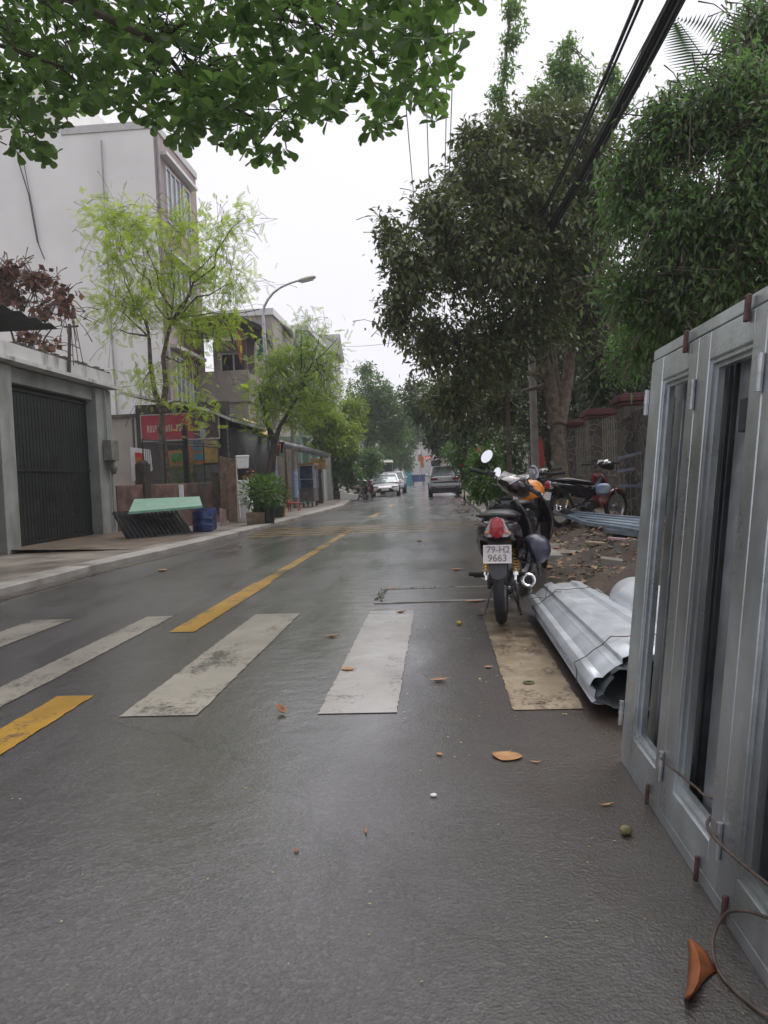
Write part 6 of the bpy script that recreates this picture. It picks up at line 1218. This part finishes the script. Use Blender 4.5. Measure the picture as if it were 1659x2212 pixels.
g_ = MB(); g_.ell((0, 0, .006), (.012, .010, .006), 10, 6); o = g_.build('pebble', M_white, world=False); o.location = G(937, 1721); tag(o, 'tiny white pebble in the foreground middle', 'pebble')
g_ = MB(); g_.lathe([(.016, .006), (.028, .006), (.03, .010), (.028, .013), (.016, .013), (.014, .010), (.016, .006)], (0, 0, 0), 'Z', 20); o = g_.build('washer', mat('ring_green', (.11, .11, .06), .5, .4, var=.3), world=False); o.location = G(1142, 1478); tag(o, 'old greenish metal ring lying on the muddy right stripe', 'ring')
def litter(name, n, xr_, yr_, size, m, label, cat, zf, seed, flat=.15):
    rng = np.random.default_rng(seed); x = rng.uniform(*xr_, n); y = rng.uniform(*yr_, n); p = np.stack([x, y, [zf(a, b) for a, b in zip(x, y)]], 1); d = rng.normal(0, 1, (n, 3)); d[:, 2] *= flat
    o = leaves(name, T_ellip(.32), p, d, size*(.5+rng.random(n)), m, None, rng, .25); tag(o, label, cat); o['kind'] = 'stuff'; return o
M_lit = mat('litter_leaf', (.10, .045, .022), .6, col2=(.36, .21, .10), island=True)
litter('leaf_litter', 1300, (1.1, 3.9), (7.2, 15.6), .085, M_lit, 'brown fallen leaves scattered over the dirt verge', 'leaf litter', lambda a, b: dirt_h(a, b)+.012, 1)
litter('leaf_litter', 160, (.75, 1.7), (9, 16), .09, M_lit, 'fallen leaves along the right road edge and gutter', 'leaf litter', lambda a, b: .012 if a < 1.1 else dirt_h(a, b)+.015, 2)
litter('leaf_litter', 420, (.55, 1.6), (16, 42), .10, M_lit, 'fallen leaves gathered along the right kerb farther away', 'leaf litter', lambda a, b: .012 if a < 1.1 else .11, 3)
M_seed = mat('petal_speck', (.36, .30, .09), .6, col2=(.45, .40, .22), island=True)
litter('petal_specks', 260, (-1.6, .62), (1.2, 5.6), .007, M_seed, 'tiny yellow petals and seeds speckling the near asphalt', 'specks', lambda a, b: .004, 4, .05)
litter('petal_specks', 200, (-.2, 1.1), (3, 9), .011, M_seed, 'small pale specks on the muddy asphalt around the motorbike', 'specks', lambda a, b: .005, 5, .05)
M_deb = mat('rubble_chip', (.10, .07, .05), .8, col2=(.30, .24, .17), island=True)
rng = np.random.default_rng(8); mb = MB()
for i in range(700):
    x, y = rng.uniform(1.35, 3.9), rng.uniform(5.4, 12.5); s_ = .012+.035*rng.random()**3; mb.box((x, y, dirt_h(x, y)+s_*.3), (s_*rng.uniform(.7, 2.2), s_*rng.uniform(.6, 1.4), s_*rng.uniform(.4, .9)), tuple(rng.uniform(-40, 40, 3)))
o = mb.build('rubble', M_deb, sharp=0); tag(o, 'small stones and broken chips strewn over the wet dirt', 'rubble'); o['kind'] = 'stuff'
for u, v, dx, dy, dz, rz_, m_, lb in ((1295, 1176, .36, .10, .03, 25, mat('pale_chip', (.42, .33, .22), .7, var=.1), 'flat pale broken tile piece on the wet dirt'), (1340, 1190, .34, .06, .03, 35, mat('pink_chip', (.45, .22, .26), .5, col2=(.6, .5, .5), vs=8), 'thin pink and white plastic scrap on the rubble'), (1320, 1212, .22, .12, .09, -10, M_conc, 'greyish broken concrete lump on the rubble'), (1182, 1252, .22, .05, .02, 30, mat('pale_stick', (.36, .28, .19), .7), 'pale dry leaf stalk behind the sheet bundle')):
    q = G(u, v, .15); q.z = dirt_h(q.x, q.y); mb = MB(); mb.box((0, 0, dz*.6), (dx, dy, dz), (6, 8, 0)); o = mb.build('debris_piece', m_, world=False, bevel=.006); o.location = q; o.rotation_euler = (0, 0, R(rz_)); tag(o, lb, 'debris')

# ================================================================== .0014
hz_ = MB(); hz_.bb((-400, -200, -1.2), (400, 600, 22)); hm = bpy.data.materials.new('haze_air'); hm.use_nodes = True; t = hm.node_tree; t.nodes.remove(t.nodes['Principled BSDF'])
pv = t.nodes.new('ShaderNodeVolumePrincipled'); pv.inputs['Color'].default_value = (.93, .94, .97, 1); pv.inputs['Density'].default_value = .0014; pv.inputs['Anisotropy'].default_value = .2
t.links.new(pv.outputs[0], t.nodes['Material Output'].inputs['Volume']); o = hz_.build('haze', hm, sharp=0); o['kind'] = 'stuff'
